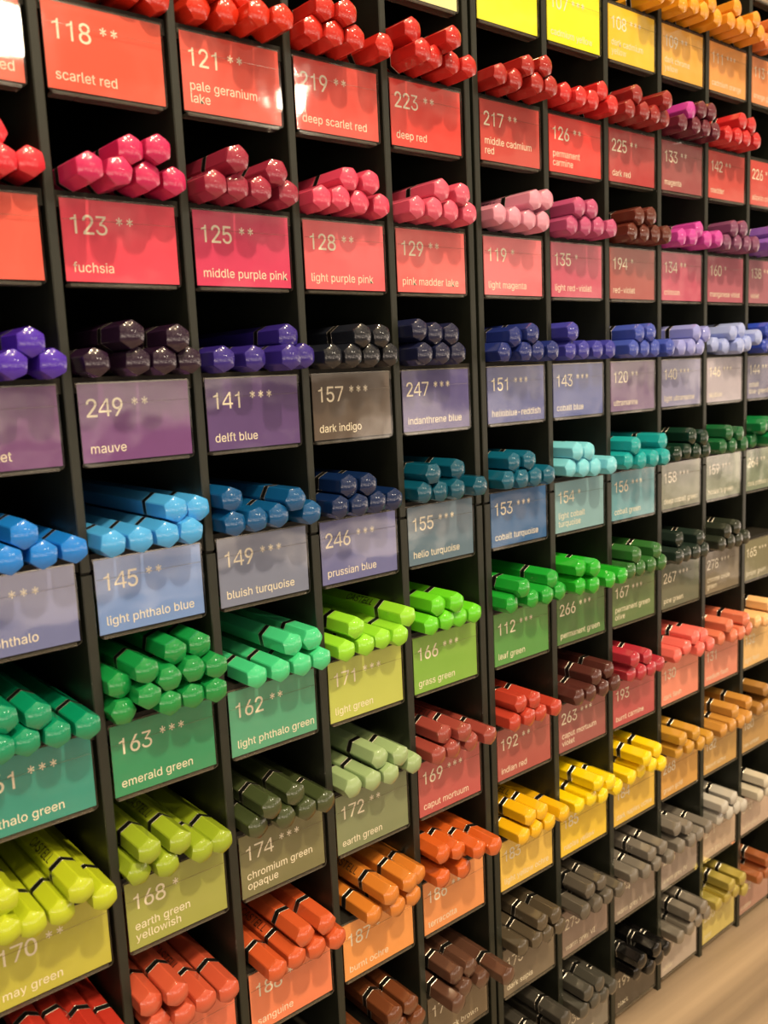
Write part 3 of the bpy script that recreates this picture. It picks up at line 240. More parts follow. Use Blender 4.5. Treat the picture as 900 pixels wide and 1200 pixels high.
rack('display_rack', [-1,0,1,2,3,4], 'left black compartment rack holding the bins from 118 to 187')
rack('display_rack.001', [5,6,7,8,9,10,11,12], 'right black compartment rack, farther off, ending on the pale wood counter')
# ------------------------------------------------------------------ name cards in clear holders
clear = clear_mat('clear_acrylic', (.97,.97,.96), 1.46, .05)
lip_m = clear_mat('clear_acrylic_edge', (.80,.76,.70), 1.7, .14, .09)
ink = mat('cream_ink', albedo((252,232,196)), .6, vary=.01)
CAPH = 505
def text_mesh(body, cap, width_scale, x, z, align='LEFT', y=-.0016, ink_m=None, track=1.0):
    # lettering from the outline table GLYPHS; flat triangles in the card plane
    s = cap/CAPH; mb = MB()
    for ln, line in enumerate(body.split('\n')):
        adv = [GLYPHS[ch][0] if ch in GLYPHS else 200 for ch in line]
        pen = -sum(adv) if align == 'RIGHT' else 0
        for ch, a_ in zip(line, adv):
            if ch in GLYPHS:
                g = GLYPHS[ch]
                mb.add([((x+(pen+px)*s*width_scale)*U, y*U, (z+py*s-ln*cap*1.36)*U) for px, py in g[1]], g[2])
            pen += a_*track
    return mb.mesh('print', [ink_m or ink])
def holder_mesh(w, h):
    mb = MB(); r = .035; y0 = -.016; y1 = -.004
    pts = [(0,h+.012),(0,0),(0,-.02)]
    out = [(0,h+.012)]
    for cx, cz, a0 in ((r, -.026+r, 180), (w-r, -.026+r, 270)):
        for i in range(5):
            a = math.radians(a0+90*i/4); out.append((cx+r*math.cos(a), cz+r*math.sin(a)))
    for cx, cz, a0 in ((w-.02, h+.012-.02, 0),):
        for i in range(4):
            a = math.radians(a0+90*i/3); out.append((cx+.02*math.cos(a), cz+.02*math.sin(a)))
    n = len(out)
    mb.add([(x*U,y0*U,z*U) for x,z in out]+[(x*U,y1*U,z*U) for x,z in out], [tuple(range(n)), tuple(range(2*n-1,n-1,-1))], 0)
    k = len(mb.v)-2*n
    for i in range(n):
        j = (i+1) % n; mb.f.append((j, i, n+i, n+j)); mb.mi.append(1)
    mb.box((r*U,-.003*U,-.034*U), ((w-r)*U,.10*U,-.012*U), 1)       # the tray the card stands in
    mb.box((.01*U,-.0185*U,.742*h*U), ((w-.01)*U,-.016*U,.748*h*U), 1)   # edge of the folded front flap
    mb.box((.0*U,.006*U,(h-.02)*U), (w*U,.017*U,(h+.012)*U), 1)      # hook strip on the shelf edge
    return fixn(mb.mesh('clear_cover', [clear, lip_m]))
HOLD = {}
def name_card(cell, num, stars, lines, rgb, label):
    c = LETTERS[cell[0]]; r = int(cell[1:])
    x0 = dx(c)+SW+LM; x1 = dx(c+1)-RMG; w = x1-x0; h = LH; zb = ztop(r)-LH
    root = bpy.data.objects.new('name_card', None); COL.objects.link(root); root.location = W(x0, REC, zb)
    tag(root, label, 'label', 'name cards along the shelf edges')
    mb = MB(); mb.box((.008*U,0,0), ((w-.008)*U,.006*U,h*U)); 
    pc = link('printed_card', mb.mesh('printed_card', [mat('card_'+cell, albedo(rgb, 1.0), .55, vary=.025, scale=300)]), root)
    key = round(w, 3)
    if key not in HOLD: HOLD[key] = holder_mesh(w, h)
    link('clear_cover', HOLD[key], root)
    if num: link('number_print', text_mesh(num, .23*h, .95, .045, .58*h, track=.89), pc)
    if stars: link('star_print', text_mesh(stars, .18*h, .88, .385, .63*h), pc)
    if lines:
        body = '\n'.join(lines); nl = len(lines)
        link('colour_name_print', text_mesh(body, .118*h, .97, .062, (.115+.160*(nl-1))*h), pc)
    return root
# ------------------------------------------------------------------ pencils
R_IN = .0905; CIRC = R_IN/math.cos(math.pi/6); PLEN = 4.35
NR = 30
def outline(ch=.06):
    # hexagon with small chamfered corners, five points a side, vertex up
    out = []
    for i in range(6):
        p = Vector((math.cos(math.radians(90-60*i)), math.sin(math.radians(90-60*i))))*CIRC
        q = Vector((math.cos(math.radians(30-60*i)), math.sin(math.radians(30-60*i))))*CIRC
        for f in (ch, .3, .5, .7, 1-ch): out.append(p.lerp(q, f))
    return out
OUT = outline()
DOME = .037
def dome_y(r): return -DOME*(1-(r/CIRC)**2)
def hexring(s, y):
    return [(p.x*s*U, y*U, p.y*s*U) for p in OUT]
def barrel_into(mb, T=None, m=0):
    vs = hexring(1, PLEN)+hexring(1, .016)
    vs += [(p.x*U*.992, (dome_y(p.length)+.013)*U, p.y*U*.992) for p in OUT]     # soft rim of the dipped end
    for s, cc in ((.968, .05), (.90, .3), (.78, .7), (.62, 1), (.45, 1), (.28, 1), (.12, 1)):
        for p in OUT:
            q = p.lerp(p.normalized()*R_IN, cc)*s; vs.append((q.x*U, dome_y(q.length)*U, q.y*U))
    k = len(vs)//NR; vs.append((0, -DOME*U, 0)); fs = []
    for j in range(k-1):
        for i in range(NR): fs.append((j*NR+i, j*NR+(i+1)%NR, (j+1)*NR+(i+1)%NR, (j+1)*NR+i))
    for i in range(NR): fs.append(((k-1)*NR+i, (k-1)*NR+(i+1)%NR, k*NR))
    fs.append(tuple(range(NR-1,-1,-1)))
    if T: vs = [T @ Vector(v) for v in vs]
    mb.add(vs, fs, m)
def sleeve_into(mb, ya, yb, s, T=None, m=0):
    vs = hexring(1.0, ya)+hexring(s, ya+.002)+hexring(s, yb-.002)+hexring(1.0, yb); fs = []
    for k in range(3):
        for i in range(NR): fs.append((k*NR+(i+1)%NR, k*NR+i, (k+1)*NR+i, (k+1)*NR+(i+1)%NR))
    if T: vs = [T @ Vector(v) for v in vs]
    mb.add(vs, fs, m)
band_m = mat('black_band', (.006,.006,.006,1), .3, coat=.5)
silver_m = mat('silver_edging', (.55,.53,.50,1), .35, metal=1.0, vary=.03)
letter_m = mat('black_lettering', (.012,.010,.010,1), .35)
blank_m = mat('barrel_default', (.5,.5,.5,1), .25)
mb = MB(); barrel_into(mb); BARREL = fixn(mb.mesh('barrel', [blank_m])); BARREL.polygons.foreach_set('use_smooth', [True]*len(BARREL.polygons)); BARREL.set_sharp_from_angle(angle=math.radians(28))
mb = MB(); sleeve_into(mb, .315, .365, 1.012); BAND = fixn(mb.mesh('band', [band_m]))
mb = MB(); sleeve_into(mb, .308, .315, 1.014); sleeve_into(mb, .365, .372, 1.014); EDGE = fixn(mb.mesh('band_edging', [silver_m]))
def lettering_mesh():
    me = text_mesh('CASTELL', .07, .95, 0, -.036, 'RIGHT', ink_m=letter_m)
    for v in me.vertices: v.co = Vector((v.co.z, (.42*U-v.co.x), (R_IN+.0012)*U))
    return me
LETTER = lettering_mesh()
LETTER.flip_normals()
ORD = ['first','second','third','fourth','fifth','sixth']
def paint(cell, rgb):
    a = albedo(rgb, .84); lum = .3*a[0]+.6*a[1]+.1*a[2]; dk = .45+.55*min(1, max(lum, max(a[:3])*.55)/.22)   # the gloss adds its own grey to dark paint
    return mat('paint_'+cell, tuple(max(.002, v*dk) for v in a[:3])+(1,), .34, coat=1.0, coat_rough=.10, spec=.15, vary=.02, scale=20, metal=.55 if cell in ('I9','J9','K9') else 0)
PROTO = None
def pencil(mtl, loc, roll, label, group, letter=None):
    global PROTO
    if PROTO is None:
        root = bpy.data.objects.new('coloured_pencil', None); COL.objects.link(root)
        kids = [link('barrel', BARREL, root), link('black_band', BAND, root)]; kids.append(link('band_edging', EDGE, kids[1]))
        PROTO = root
    else:
        root = PROTO.copy(); COL.objects.link(root); kids = []
        for ch in PROTO_KIDS:
            k = ch.copy(); COL.objects.link(k); k.parent = kids[1] if len(kids) == 2 else root; kids.append(k)
    kids[0].material_slots[0].link = 'OBJECT'; kids[0].material_slots[0].material = mtl
    root.location = loc; root.rotation_euler = (0, roll, 0)
    tag(root, label, 'pencil', group)
    if letter is not None:
        l = link('lettering', LETTER, kids[0]); l.rotation_euler = (0, letter-roll, 0)
    return root, kids
CELLS = {
'E0':('', '', [], None, (240, 236, 160), '', 'pale yellow blank'),
'F0':('', '', [], None, (252, 242, 40), '', 'bright lemon yellow blank'),
'G0':('107', '***', ['cadmium yellow'], None, (255, 240, 30), '', 'vivid yellow'),
'H0':('108', '***', ['dark cadmium', 'yellow'], (250, 165, 30), (248, 200, 45), 'amber', 'golden yellow'),
'I0':('109', '**', ['dark chrome', 'yellow'], (250, 165, 35), (246, 180, 70), 'orange yellow', 'yellow orange'),
'J0':('111', '***', ['cadmium orange'], (250, 158, 40), (246, 165, 80), 'light orange', 'light orange'),
'K0':('113', '**', ['orange glaze'], (245, 130, 60), (240, 150, 90), 'orange', 'peach orange'),
'A1':('117', '**', ['light cadmium red'], None, (242, 105, 80), '', 'glaring red'),
'B1':('118', '**', ['scarlet red'], (215, 45, 25), (235, 88, 62), 'scarlet', 'orange red'),
'C1':('121', '**', ['pale geranium', 'lake'], (225, 50, 25), (236, 88, 70), 'geranium red', 'glossy red'),
'D1':('219', '**', ['deep scarlet red'], (215, 45, 32), (236, 88, 75), 'deep scarlet', 'salmon red'),
'E1':('223', '**', ['deep red'], (205, 40, 32), (236, 70, 60), 'deep red', 'bright red'),
'F1':('217', '**', ['middle cadmium', 'red'], (180, 40, 32), (208, 75, 65), 'cadmium red', 'dull red'),
'G1':('126', '**', ['permanent', 'carmine'], (218, 45, 42), (242, 62, 55), 'carmine', 'pure red'),
'H1':('225', '**', ['dark red'], (165, 42, 38), (192, 65, 65), 'dark red', 'dark red'),
'I1':('133', '**', ['magenta'], (128, 42, 58), (165, 78, 78), 'wine red', 'brownish rose'),
'J1':('142', '**', ['madder'], (208, 42, 42), (218, 85, 75), 'madder red', 'light red'),
'K1':('226', '**', ['alizarin crimson'], (200, 40, 35), (215, 80, 70), 'crimson', 'red'),
'A2':('', '', [], (238, 52, 62), (242, 98, 78), 'coral red', 'blank orange red'),
'B2':('123', '**', ['fuchsia'], (218, 45, 95), (242, 72, 92), 'fuchsia', 'hot pink'),
'C2':('125', '**', ['middle purple pink'], (172, 50, 70), (222, 60, 98), 'dusky rose', 'magenta pink'),
'D2':('128', '**', ['light purple pink'], (235, 75, 100), (242, 105, 108), 'pink', 'coral pink'),
'E2':('129', '**', ['pink madder lake'], (232, 92, 112), (242, 110, 105), 'rose pink', 'salmon pink'),
'F2':('119', '*', ['light magenta'], (236, 152, 164), (242, 115, 120), 'pale pink', 'light pink'),
'G2':('135', '*', ['light red-violet'], (195, 82, 118), (208, 85, 108), 'mauve pink', 'rose'),
'H2':('194', '*', ['red-violet'], (122, 55, 40), (176, 84, 78), 'red brown', 'brownish red'),
'I2':('134', '**', ['crimson'], (208, 70, 152), (206, 90, 112), 'bright magenta', 'crimson pink'),
'J2':('160', '*', ['manganese violet'], (145, 78, 110), (190, 100, 112), 'plum', 'dusty pink'),
'K2':('138', '**', ['violet'], (140, 90, 170), (180, 110, 118), 'violet', 'faded pink'),
'A3':('137', '*', ['blue-violet'], (78, 42, 165), (118, 70, 118), 'violet blue', 'dark purple'),
'B3':('249', '**', ['mauve'], (62, 36, 62), (118, 65, 122), 'dark mauve', 'purple'),
'C3':('141', '***', ['delft blue'], (62, 45, 135), (95, 65, 118), 'indigo violet', 'dark violet'),
'D3':('157', '***', ['dark indigo'], (44, 47, 55), (92, 76, 62), 'dark slate', 'brownish grey'),
'E3':('247', '***', ['indanthrene blue'], (42, 46, 80), (85, 75, 128), 'navy', 'bluish violet'),
'F3':('151', '***', ['helioblue-reddish'], (40, 54, 124), (78, 85, 142), 'royal blue', 'slate blue'),
'G3':('143', '***', ['cobalt blue'], (66, 64, 154), (72, 85, 145), 'cobalt blue', 'deep blue'),
'H3':('120', '**', ['ultramarine'], (68, 84, 168), (125, 98, 130), 'ultramarine', 'greyish mauve'),
'I3':('140', '***', ['light ultramarine'], (150, 152, 208), (150, 145, 172), 'lavender blue', 'pale lavender'),
'J3':('146', '***', ['skyblue'], (168, 178, 218), (176, 162, 168), 'pale sky blue', 'pale greyish'),
'K3':('144', '***', ['cobalt', 'blue-greenish'], (45, 70, 170), (110, 105, 132), 'deep blue', 'grey violet'),
'A4':('110', '***', ['blue phthalo'], (30, 128, 208), (115, 120, 160), 'azure blue', 'greyish blue'),
'B4':('145', '**', ['light phthalo blue'], (75, 168, 220), (122, 150, 198), 'light blue', 'pale blue'),
'C4':('149', '***', ['bluish turquoise'], (18, 90, 138), (128, 132, 150), 'teal blue', 'silvery grey blue'),
'D4':('246', '***', ['prussian blue'], (20, 48, 94), (112, 112, 155), 'prussian blue', 'grey lilac'),
'E4':('155', '***', ['helio turquoise'], (14, 94, 114), (98, 120, 132), 'dark turquoise', 'grey teal'),
'F4':('153', '***', ['cobalt turquoise'], (18, 104, 126), (42, 95, 142), 'cobalt teal', 'strong blue'),
'G4':('154', '*', ['light cobalt', 'turquoise'], (125, 208, 212), (138, 175, 175), 'pale turquoise', 'pale aqua'),
'H4':('156', '***', ['cobalt green'], (28, 162, 155), (105, 160, 165), 'sea green', 'aqua blue'),
'I4':('158', '***', ['deep cobalt green'], (24, 66, 45), (112, 114, 88), 'bottle green', 'olive grey'),
'J4':('159', '***', ["hooker's green"], (34, 112, 60), (118, 124, 94), 'hooker green', 'greyish olive'),
'K4':('264', '**', ['dark phthalo green'], (24, 132, 65), (130, 140, 110), 'phthalo green', 'light olive'),
'A5':('161', '***', ['phthalo green'], (8, 148, 98), (45, 145, 125), 'blue green', 'teal green'),
'B5':('163', '***', ['emerald green'], (24, 148, 66), (42, 142, 92), 'emerald', 'emerald green'),
'C5':('162', '**', ['light phthalo green'], (70, 202, 128), (82, 160, 120), 'mint green', 'mint green'),
'D5':('171', '***', ['light green'], (152, 218, 48), (192, 196, 88), 'yellow green', 'pale lime'),
'E5':('166', '***', ['grass green'], (105, 208, 32), (130, 176, 62), 'grass green', 'grass green'),
'F5':('112', '***', ['leaf green'], (32, 162, 48), (84, 150, 68), 'leaf green', 'leaf green'),
'G5':('266', '***', ['permanent green'], (38, 172, 38), (74, 120, 58), 'vivid green', 'forest green'),
'H5':('167', '***', ['permanent green', 'olive'], (60, 120, 52), (95, 120, 68), 'moss green', 'dull olive green'),
'I5':('267', '***', ['pine green'], (48, 64, 52), (100, 102, 78), 'pine green', 'dark olive grey'),
'J5':('278', '***', ['chrome oxide', 'green'], (58, 64, 48), (125, 110, 84), 'oxide green', 'brownish khaki'),
'K5':('165', '***', ['juniper green'], None, (130, 122, 84), '', 'khaki'),
'A6':('170', '**', ['may green'], (186, 196, 34), (192, 182, 62), 'yellow lime', 'mustard yellow'),
'B6':('168', '*', ['earth green', 'yellowish'], (152, 170, 38), (162, 162, 72), 'olive lime', 'olive yellow'),
'C6':('174', '***', ['chromium green', 'opaque'], (80, 90, 50), (122, 116, 74), 'dark olive', 'olive brown'),
'D6':('172', '**', ['earth green'], (156, 176, 116), (130, 136, 94), 'sage green', 'sage grey'),
'E6':('169', '***', ['caput mortuum'], (165, 72, 58), (192, 86, 80), 'brick red', 'rosy brown'),
'F6':('192', '**', ['indian red'], (188, 62, 42), (178, 84, 74), 'indian red', 'brownish red'),
'G6':('263', '***', ['caput mortuum', 'violet'], (108, 56, 46), (162, 86, 80), 'dark red brown', 'dusty rose'),
'H6':('193', '', ['burnt carmine'], (182, 48, 58), (192, 80, 80), 'burnt carmine', 'rose red'),
'I6':('130', '', ['dark flesh'], (242, 108, 92), (242, 142, 112), 'coral', 'light coral'),
'J6':('131', '', ['medium flesh'], (226, 120, 84), (238, 142, 112), 'salmon', 'peach pink'),
'K6':('132', '', ['light flesh'], (252, 192, 122), (242, 192, 118), 'pale peach', 'pale peach'),
'A7':('', '', [], (182, 50, 35), (225, 110, 80), 'brick orange', 'blank orange red'),
'B7':('190', '*', ['venetian red'], (200, 84, 54), (238, 118, 82), 'coral orange', 'coral'),
'C7':('188', '**', ['sanguine'], (204, 86, 42), (242, 132, 86), 'sanguine orange', 'light orange red'),
'D7':('187', '*', ['burnt ochre'], (210, 122, 42), (244, 158, 80), 'ochre orange', 'apricot'),
'E7':('186', '**', ['terracotta'], (208, 92, 32), (240, 152, 86), 'terracotta', 'pale terracotta'),
'F7':('183', '', ['light yellow ochre'], (238, 178, 18), (242, 196, 84), 'golden yellow', 'pale golden'),
'G7':('185', '', ['naples yellow'], (248, 208, 12), (248, 204, 58), 'sunny yellow', 'sunny yellow'),
'H7':('184', '', ['dark naples ochre'], (252, 208, 18), (242, 194, 74), 'warm yellow', 'warm yellow'),
'I7':('268', '', ['green gold'], (202, 146, 48), (226, 166, 80), 'ochre', 'amber'),
'J7':('182', '', ['brown ochre'], (202, 140, 58), (216, 166, 90), 'brown ochre', 'tan'),
'K7':('180', '', ['raw umber'], (172, 120, 54), (202, 156, 90), 'raw umber', 'light brown'),
'D8':('', '', [], (128, 70, 38), (150, 100, 70), 'chestnut brown', 'blank brown'),
'E8':('176', '', ['van dyck brown'], (112, 74, 54), (118, 98, 72), 'dark brown', 'greyish brown'),
'F8':('175', '', ['dark sepia'], (100, 86, 64), (122, 106, 84), 'sepia', 'sepia grey'),
'G8':('275', '', ['warm grey VI'], (106, 96, 80), (146, 122, 106), 'warm grey', 'pinkish grey'),
'H8':('274', '', ['warm grey V'], (126, 116, 100), (152, 132, 116), 'mid warm grey', 'taupe'),
'I8':('273', '', ['warm grey IV'], (132, 122, 106), (162, 142, 126), 'light warm grey', 'light taupe'),
'J8':('271', '', ['warm grey II'], (192, 182, 162), (206, 176, 146), 'bone white', 'pale beige'),
'K8':('270', '', ['warm grey I'], (206, 192, 162), (212, 182, 156), 'ivory', 'ivory beige'),
'F9':('181', '', ["payne's grey"], (84, 78, 66), (125, 115, 100), 'slate grey', 'slate grey'),
'G9':('235', '', ['cold grey VI'], (88, 83, 70), (132, 122, 106), 'blue grey', 'cool grey'),
'H9':('199', '', ['black'], (24, 22, 20), (76, 66, 55), 'black', 'dark grey'),
'I9':('251', '', ['silver'], (152, 140, 120), (196, 176, 156), 'silver', 'silver grey'),
'J9':('250', '', ['gold'], (205, 182, 84), (222, 198, 106), 'gold', 'pale gold'),
'K9':('252', '', ['copper'], (192, 112, 64), (192, 142, 122), 'copper', 'dusty copper'),
'K-1':('', '', [], None, (150, 125, 95), '', 'brown blank'),
}
# pencils of each compartment: across, up (thousandths of a unit from the left divider and the shelf), overhang, layer, built singly, lettering in view
PENCILS = {
'A2':[(445,94,211,0,1,0),(630,122,123,0,1,0),(818,136,93,0,1,0),(609,309,40,10,1,0)],
'A3':[(531,94,226,0,1,0),(788,94,224,0,1,0),(323,94,226,0,1,0),(662,233,211,10,1,0)],
'A4':[(378,94,208,0,1,0),(610,94,194,0,1,0),(826,94,173,0,1,0),(499,246,190,10,1,0)],
'A5':[(191,115,229,0,1,0),(378,94,167,0,1,0),(586,94,177,0,1,0),(794,94,188,0,1,0),(250,294,168,10,1,0),(476,254,159,10,1,0)],
'A6':[(93,142,266,0,1,0),(275,94,224,0,1,0),(474,94,221,0,1,0),(770,94,254,0,1,0),(113,329,211,10,1,0),(601,233,284,10,1,1)],
'A7':[(251,397,227,10,0,0),(433,351,228,10,0,0),(609,286,267,10,1,0),(777,200,267,10,1,0),(440,145,159,0,0,0),(621,94,214,0,0,0)],
'B1':[(459,156,40,0,1,0),(646,130,40,0,1,0),(830,94,58,0,1,0),(635,318,40,10,0,0),(827,282,40,10,0,0)],
'B2':[(126,94,294,0,1,0),(339,94,274,0,1,0),(566,94,221,0,1,0),(800,94,158,0,1,0),(444,250,249,10,1,0),(634,269,278,10,1,0)],
'B3':[(94,94,199,0,1,0),(381,94,221,0,1,0),(587,94,214,0,1,0),(804,94,179,0,1,0),(333,276,265,10,1,0),(692,250,237,10,1,0)],
'B4':[(94,94,196,0,1,0),(301,94,194,0,1,0),(518,94,177,0,1,0),(713,94,180,0,1,0),(630,263,118,10,1,0),(822,247,102,10,1,0)],
'B5':[(93,94,111,0,1,0),(420,94,195,0,1,0),(618,94,184,0,1,0),(807,94,199,0,1,0),(260,192,204,5,1,0),(96,285,73,10,1,0),(437,281,193,10,1,0),(640,298,188,10,1,0),(827,281,196,10,1,0),(262,380,190,20,1,0),(530,450,123,20,1,0),(738,458,117,20,1,0)],
'B6':[(92,94,123,0,1,0),(301,94,174,0,1,0),(591,98,179,0,1,0),(779,94,156,0,1,0),(161,269,192,10,1,0),(407,249,198,10,1,1)],
'B7':[(130,94,143,0,1,0),(323,94,200,0,1,0),(510,116,197,0,1,1),(722,94,191,0,1,0),(85,277,137,10,1,0),(270,311,215,10,1,0)],
'C1':[(142,94,76,0,1,0),(363,94,107,0,1,0),(565,94,218,0,1,0),(760,94,245,0,1,0),(523,277,53,10,1,0),(265,254,125,10,1,0)],
'C2':[(94,94,225,0,1,0),(292,94,206,0,1,0),(493,94,208,0,1,0),(765,94,173,0,1,0),(268,280,268,10,1,0),(633,228,225,10,1,0)],
'C3':[(94,94,171,0,1,0),(362,94,181,0,1,0),(639,94,266,0,1,0),(826,103,183,0,1,0),(726,262,109,10,1,0)],
'C4':[(94,94,165,0,1,0),(281,105,190,0,1,0),(469,113,207,0,1,0),(796,94,195,0,1,0),(94,282,146,10,1,0),(618,228,242,10,1,0)],
'C5':[(197,94,162,0,1,0),(414,94,173,0,1,0),(622,94,183,0,1,0),(826,94,175,0,1,0),(564,273,145,10,1,0),(770,273,142,10,1,0)],
'C6':[(112,94,161,0,1,0),(364,94,191,0,1,0),(578,94,194,0,1,0),(771,94,195,0,1,0),(208,256,239,10,1,0),(481,255,176,10,1,0)],
'C7':[(148,94,252,0,1,0),(360,94,224,0,1,1),(562,94,237,0,1,0),(771,94,251,0,1,0),(457,255,225,10,1,0),(686,262,224,10,1,0)],
'D1':[(94,104,164,0,1,0),(281,94,195,0,1,0),(471,94,218,0,1,0),(778,94,214,0,1,0),(188,267,207,10,1,0),(378,257,246,10,1,0)],
'D2':[(94,94,161,0,1,0),(281,106,166,0,1,0),(493,94,149,0,1,0),(758,94,107,0,1,0),(382,265,162,10,1,0),(591,255,182,10,1,0)],
'D3':[(94,94,202,0,1,0),(287,94,220,0,1,0),(504,94,196,0,1,0),(736,94,172,0,1,0),(381,257,240,10,1,0),(604,253,221,10,1,0)],
'D4':[(94,99,195,0,1,0),(282,94,218,0,1,0),(496,94,199,0,1,0),(695,94,188,0,1,0),(203,265,183,10,1,0),(405,258,192,10,1,0)],
'D5':[(106,94,155,0,1,0),(325,94,153,0,1,0),(533,102,132,0,1,0),(721,94,156,0,1,0),(242,263,131,10,1,0),(826,250,150,10,1,1)],
'D6':[(108,94,147,0,1,0),(319,94,166,0,1,0),(515,94,184,0,1,0),(818,94,161,0,1,0),(430,262,140,10,1,0),(646,229,174,10,1,0)],
'D7':[(225,94,206,0,1,0),(465,94,255,0,1,0),(685,94,225,0,1,0),(376,260,280,10,1,1),(624,272,256,10,1,0),(826,218,142,10,1,0)],
'D8':[(391,266,230,10,1,0),(598,265,223,10,1,0),(93,94,71,10,1,0),(676,94,233,0,1,0),(466,94,194,0,1,0)],
'E1':[(125,94,303,0,1,0),(321,94,237,0,1,0),(562,94,207,0,1,0),(752,94,226,0,1,0),(94,279,217,10,1,0),(446,242,347,10,1,0)],
'E2':[(94,94,192,0,1,0),(283,94,211,0,1,0),(508,94,186,0,1,0),(743,94,184,0,1,0),(371,260,216,10,1,0),(634,247,213,10,1,0)],
'E3':[(94,94,221,0,1,0),(333,94,198,0,1,0),(542,94,189,0,1,0),(94,306,164,10,1,0),(279,274,172,10,1,0),(467,267,185,10,1,0)],
'E4':[(94,104,152,0,1,0),(282,94,166,0,1,0),(470,94,199,0,1,0),(762,94,205,0,1,0),(183,269,179,10,1,0),(523,274,150,10,1,0)],
'E5':[(132,94,129,0,1,0),(328,105,138,0,1,0),(516,94,121,0,1,0),(714,94,125,0,1,0),(229,264,128,10,1,0),(433,263,169,10,1,0)],
'E6':[(101,94,197,0,1,0),(303,94,193,0,1,0),(548,94,188,0,1,0),(786,94,215,0,1,0),(219,262,161,10,1,0),(415,245,237,10,1,1)],
'E7':[(93,354,218,10,1,0),(279,327,237,10,1,0),(465,300,335,10,1,0),(652,282,376,10,1,0),(93,94,203,0,1,0),(358,94,223,0,1,0),(652,94,-60,0,0,0)],
'E8':[(92,94,361,0,1,0),(279,117,267,4,1,0),(751,94,413,4,1,0),(525,94,270,6,1,0),(196,285,232,10,1,0),(400,261,225,10,1,0)],
'F1':[(94,116,184,0,1,0),(280,94,204,0,1,0),(555,99,231,0,1,0),(743,94,245,0,1,0),(426,235,233,10,1,0),(648,262,260,10,1,0)],
'F2':[(94,132,131,0,1,0),(281,115,154,0,1,0),(468,101,177,0,1,0),(656,94,191,0,1,0),(513,283,217,10,1,1),(700,303,205,10,1,0)],
'F3':[(94,94,156,0,1,0),(340,94,206,0,1,0),(528,97,205,0,1,0),(733,94,221,0,1,0),(219,237,185,10,1,0),(417,266,232,10,1,0)],
'F4':[(94,98,162,0,1,0),(282,94,180,0,1,0),(473,94,188,0,1,0),(679,94,188,0,1,0),(203,265,145,10,1,0),(399,267,172,10,1,0)],
'F5':[(94,94,170,0,1,0),(390,94,187,0,1,0),(596,94,209,0,1,0),(826,94,188,0,1,0),(196,252,243,10,1,0),(715,246,180,10,1,0)],
'F6':[(93,94,173,0,1,0),(281,109,203,0,1,0),(484,94,185,0,1,0),(713,94,200,0,1,0),(189,273,173,10,1,0),(392,261,183,10,1,0)],
'F7':[(142,94,215,0,1,0),(347,94,214,0,1,0),(560,94,211,0,1,0),(826,94,194,0,1,0),(262,262,203,10,1,0),(459,253,194,10,1,1)],
'F8':[(92,94,210,0,1,0),(279,114,246,0,1,0),(467,94,239,0,1,0),(677,94,237,0,1,0),(379,273,239,10,1,0),(595,263,247,10,1,0)],
'F9':[(387,94,282,10,1,0),(640,282,321,10,0,0),(645,94,343,0,0,0)],
'G1':[(94,121,139,0,1,0),(281,103,182,0,1,0),(469,94,189,0,1,0),(802,94,187,0,1,0),(663,220,160,10,1,0)],
'G2':[(119,94,177,0,1,0),(320,94,196,0,1,0),(508,98,216,0,1,0),(722,94,220,0,1,0),(189,269,220,10,1,0),(393,267,224,10,1,0)],
'G3':[(94,94,157,0,1,0),(297,94,171,0,1,0),(533,94,169,0,1,0),(777,94,155,0,1,0),(94,282,190,10,1,0)],
'G4':[(94,118,137,0,1,0),(281,104,167,0,1,0),(469,94,178,0,1,0),(701,94,218,0,1,0),(173,289,170,10,1,0),(361,274,175,10,1,0)],
'G5':[(94,105,247,0,1,0),(282,94,285,0,1,0),(581,94,276,0,1,0),(826,94,262,0,0,0),(94,305,252,10,1,0),(280,282,300,10,1,0)],
'G6':[(123,94,186,0,1,0),(321,94,197,0,1,0),(544,94,204,0,0,0),(770,94,198,0,0,0),(419,254,199,10,0,0),(684,262,172,10,0,0)],
'G7':[(91,94,197,0,0,0),(276,127,225,0,0,0),(467,94,235,0,0,0),(762,94,226,0,0,0),(327,308,282,10,0,0),(611,215,236,10,0,0)],
'G8':[(93,94,261,0,0,0),(301,94,272,0,0,0),(521,94,258,0,0,0),(732,94,268,0,0,0),(235,270,219,10,0,0),(461,272,213,10,0,0)],
'G9':[(90,94,232,0,0,0),(275,129,246,0,0,0),(465,94,226,0,0,0),(664,94,208,0,0,0),(162,279,236,10,0,0),(385,282,227,10,0,0)],
'H0':[(644,94,203,0,1,0),(829,128,209,0,1,0)],
'H1':[(94,94,198,0,1,0),(308,94,231,0,1,0),(519,94,223,0,1,0),(765,94,182,0,1,0),(212,256,206,10,1,0),(654,246,285,10,1,0)],
'H2':[(142,94,187,0,1,0),(371,94,185,0,1,0),(577,94,190,0,0,0),(765,96,212,0,0,0),(232,259,218,10,1,0),(434,271,231,10,1,0)],
'H3':[(162,94,186,0,1,0),(388,94,176,0,0,0),(589,94,176,0,0,0),(815,94,225,0,0,0),(251,260,202,10,1,0),(455,269,210,10,0,0)],
'H4':[(94,103,160,0,0,0),(282,94,208,0,0,0),(469,99,242,0,0,0),(701,94,239,0,0,0),(187,266,194,10,0,0),(754,274,168,10,0,0)],
'H5':[(94,94,188,0,0,0),(284,94,187,0,0,0),(490,94,194,0,0,0),(701,94,198,0,0,0),(196,260,191,10,0,0),(598,251,197,10,0,0)],
'H6':[(93,113,186,0,0,0),(280,94,203,0,0,0),(469,94,207,0,0,0),(681,94,185,0,0,0),(94,301,235,10,0,0),(385,262,206,10,0,0)],
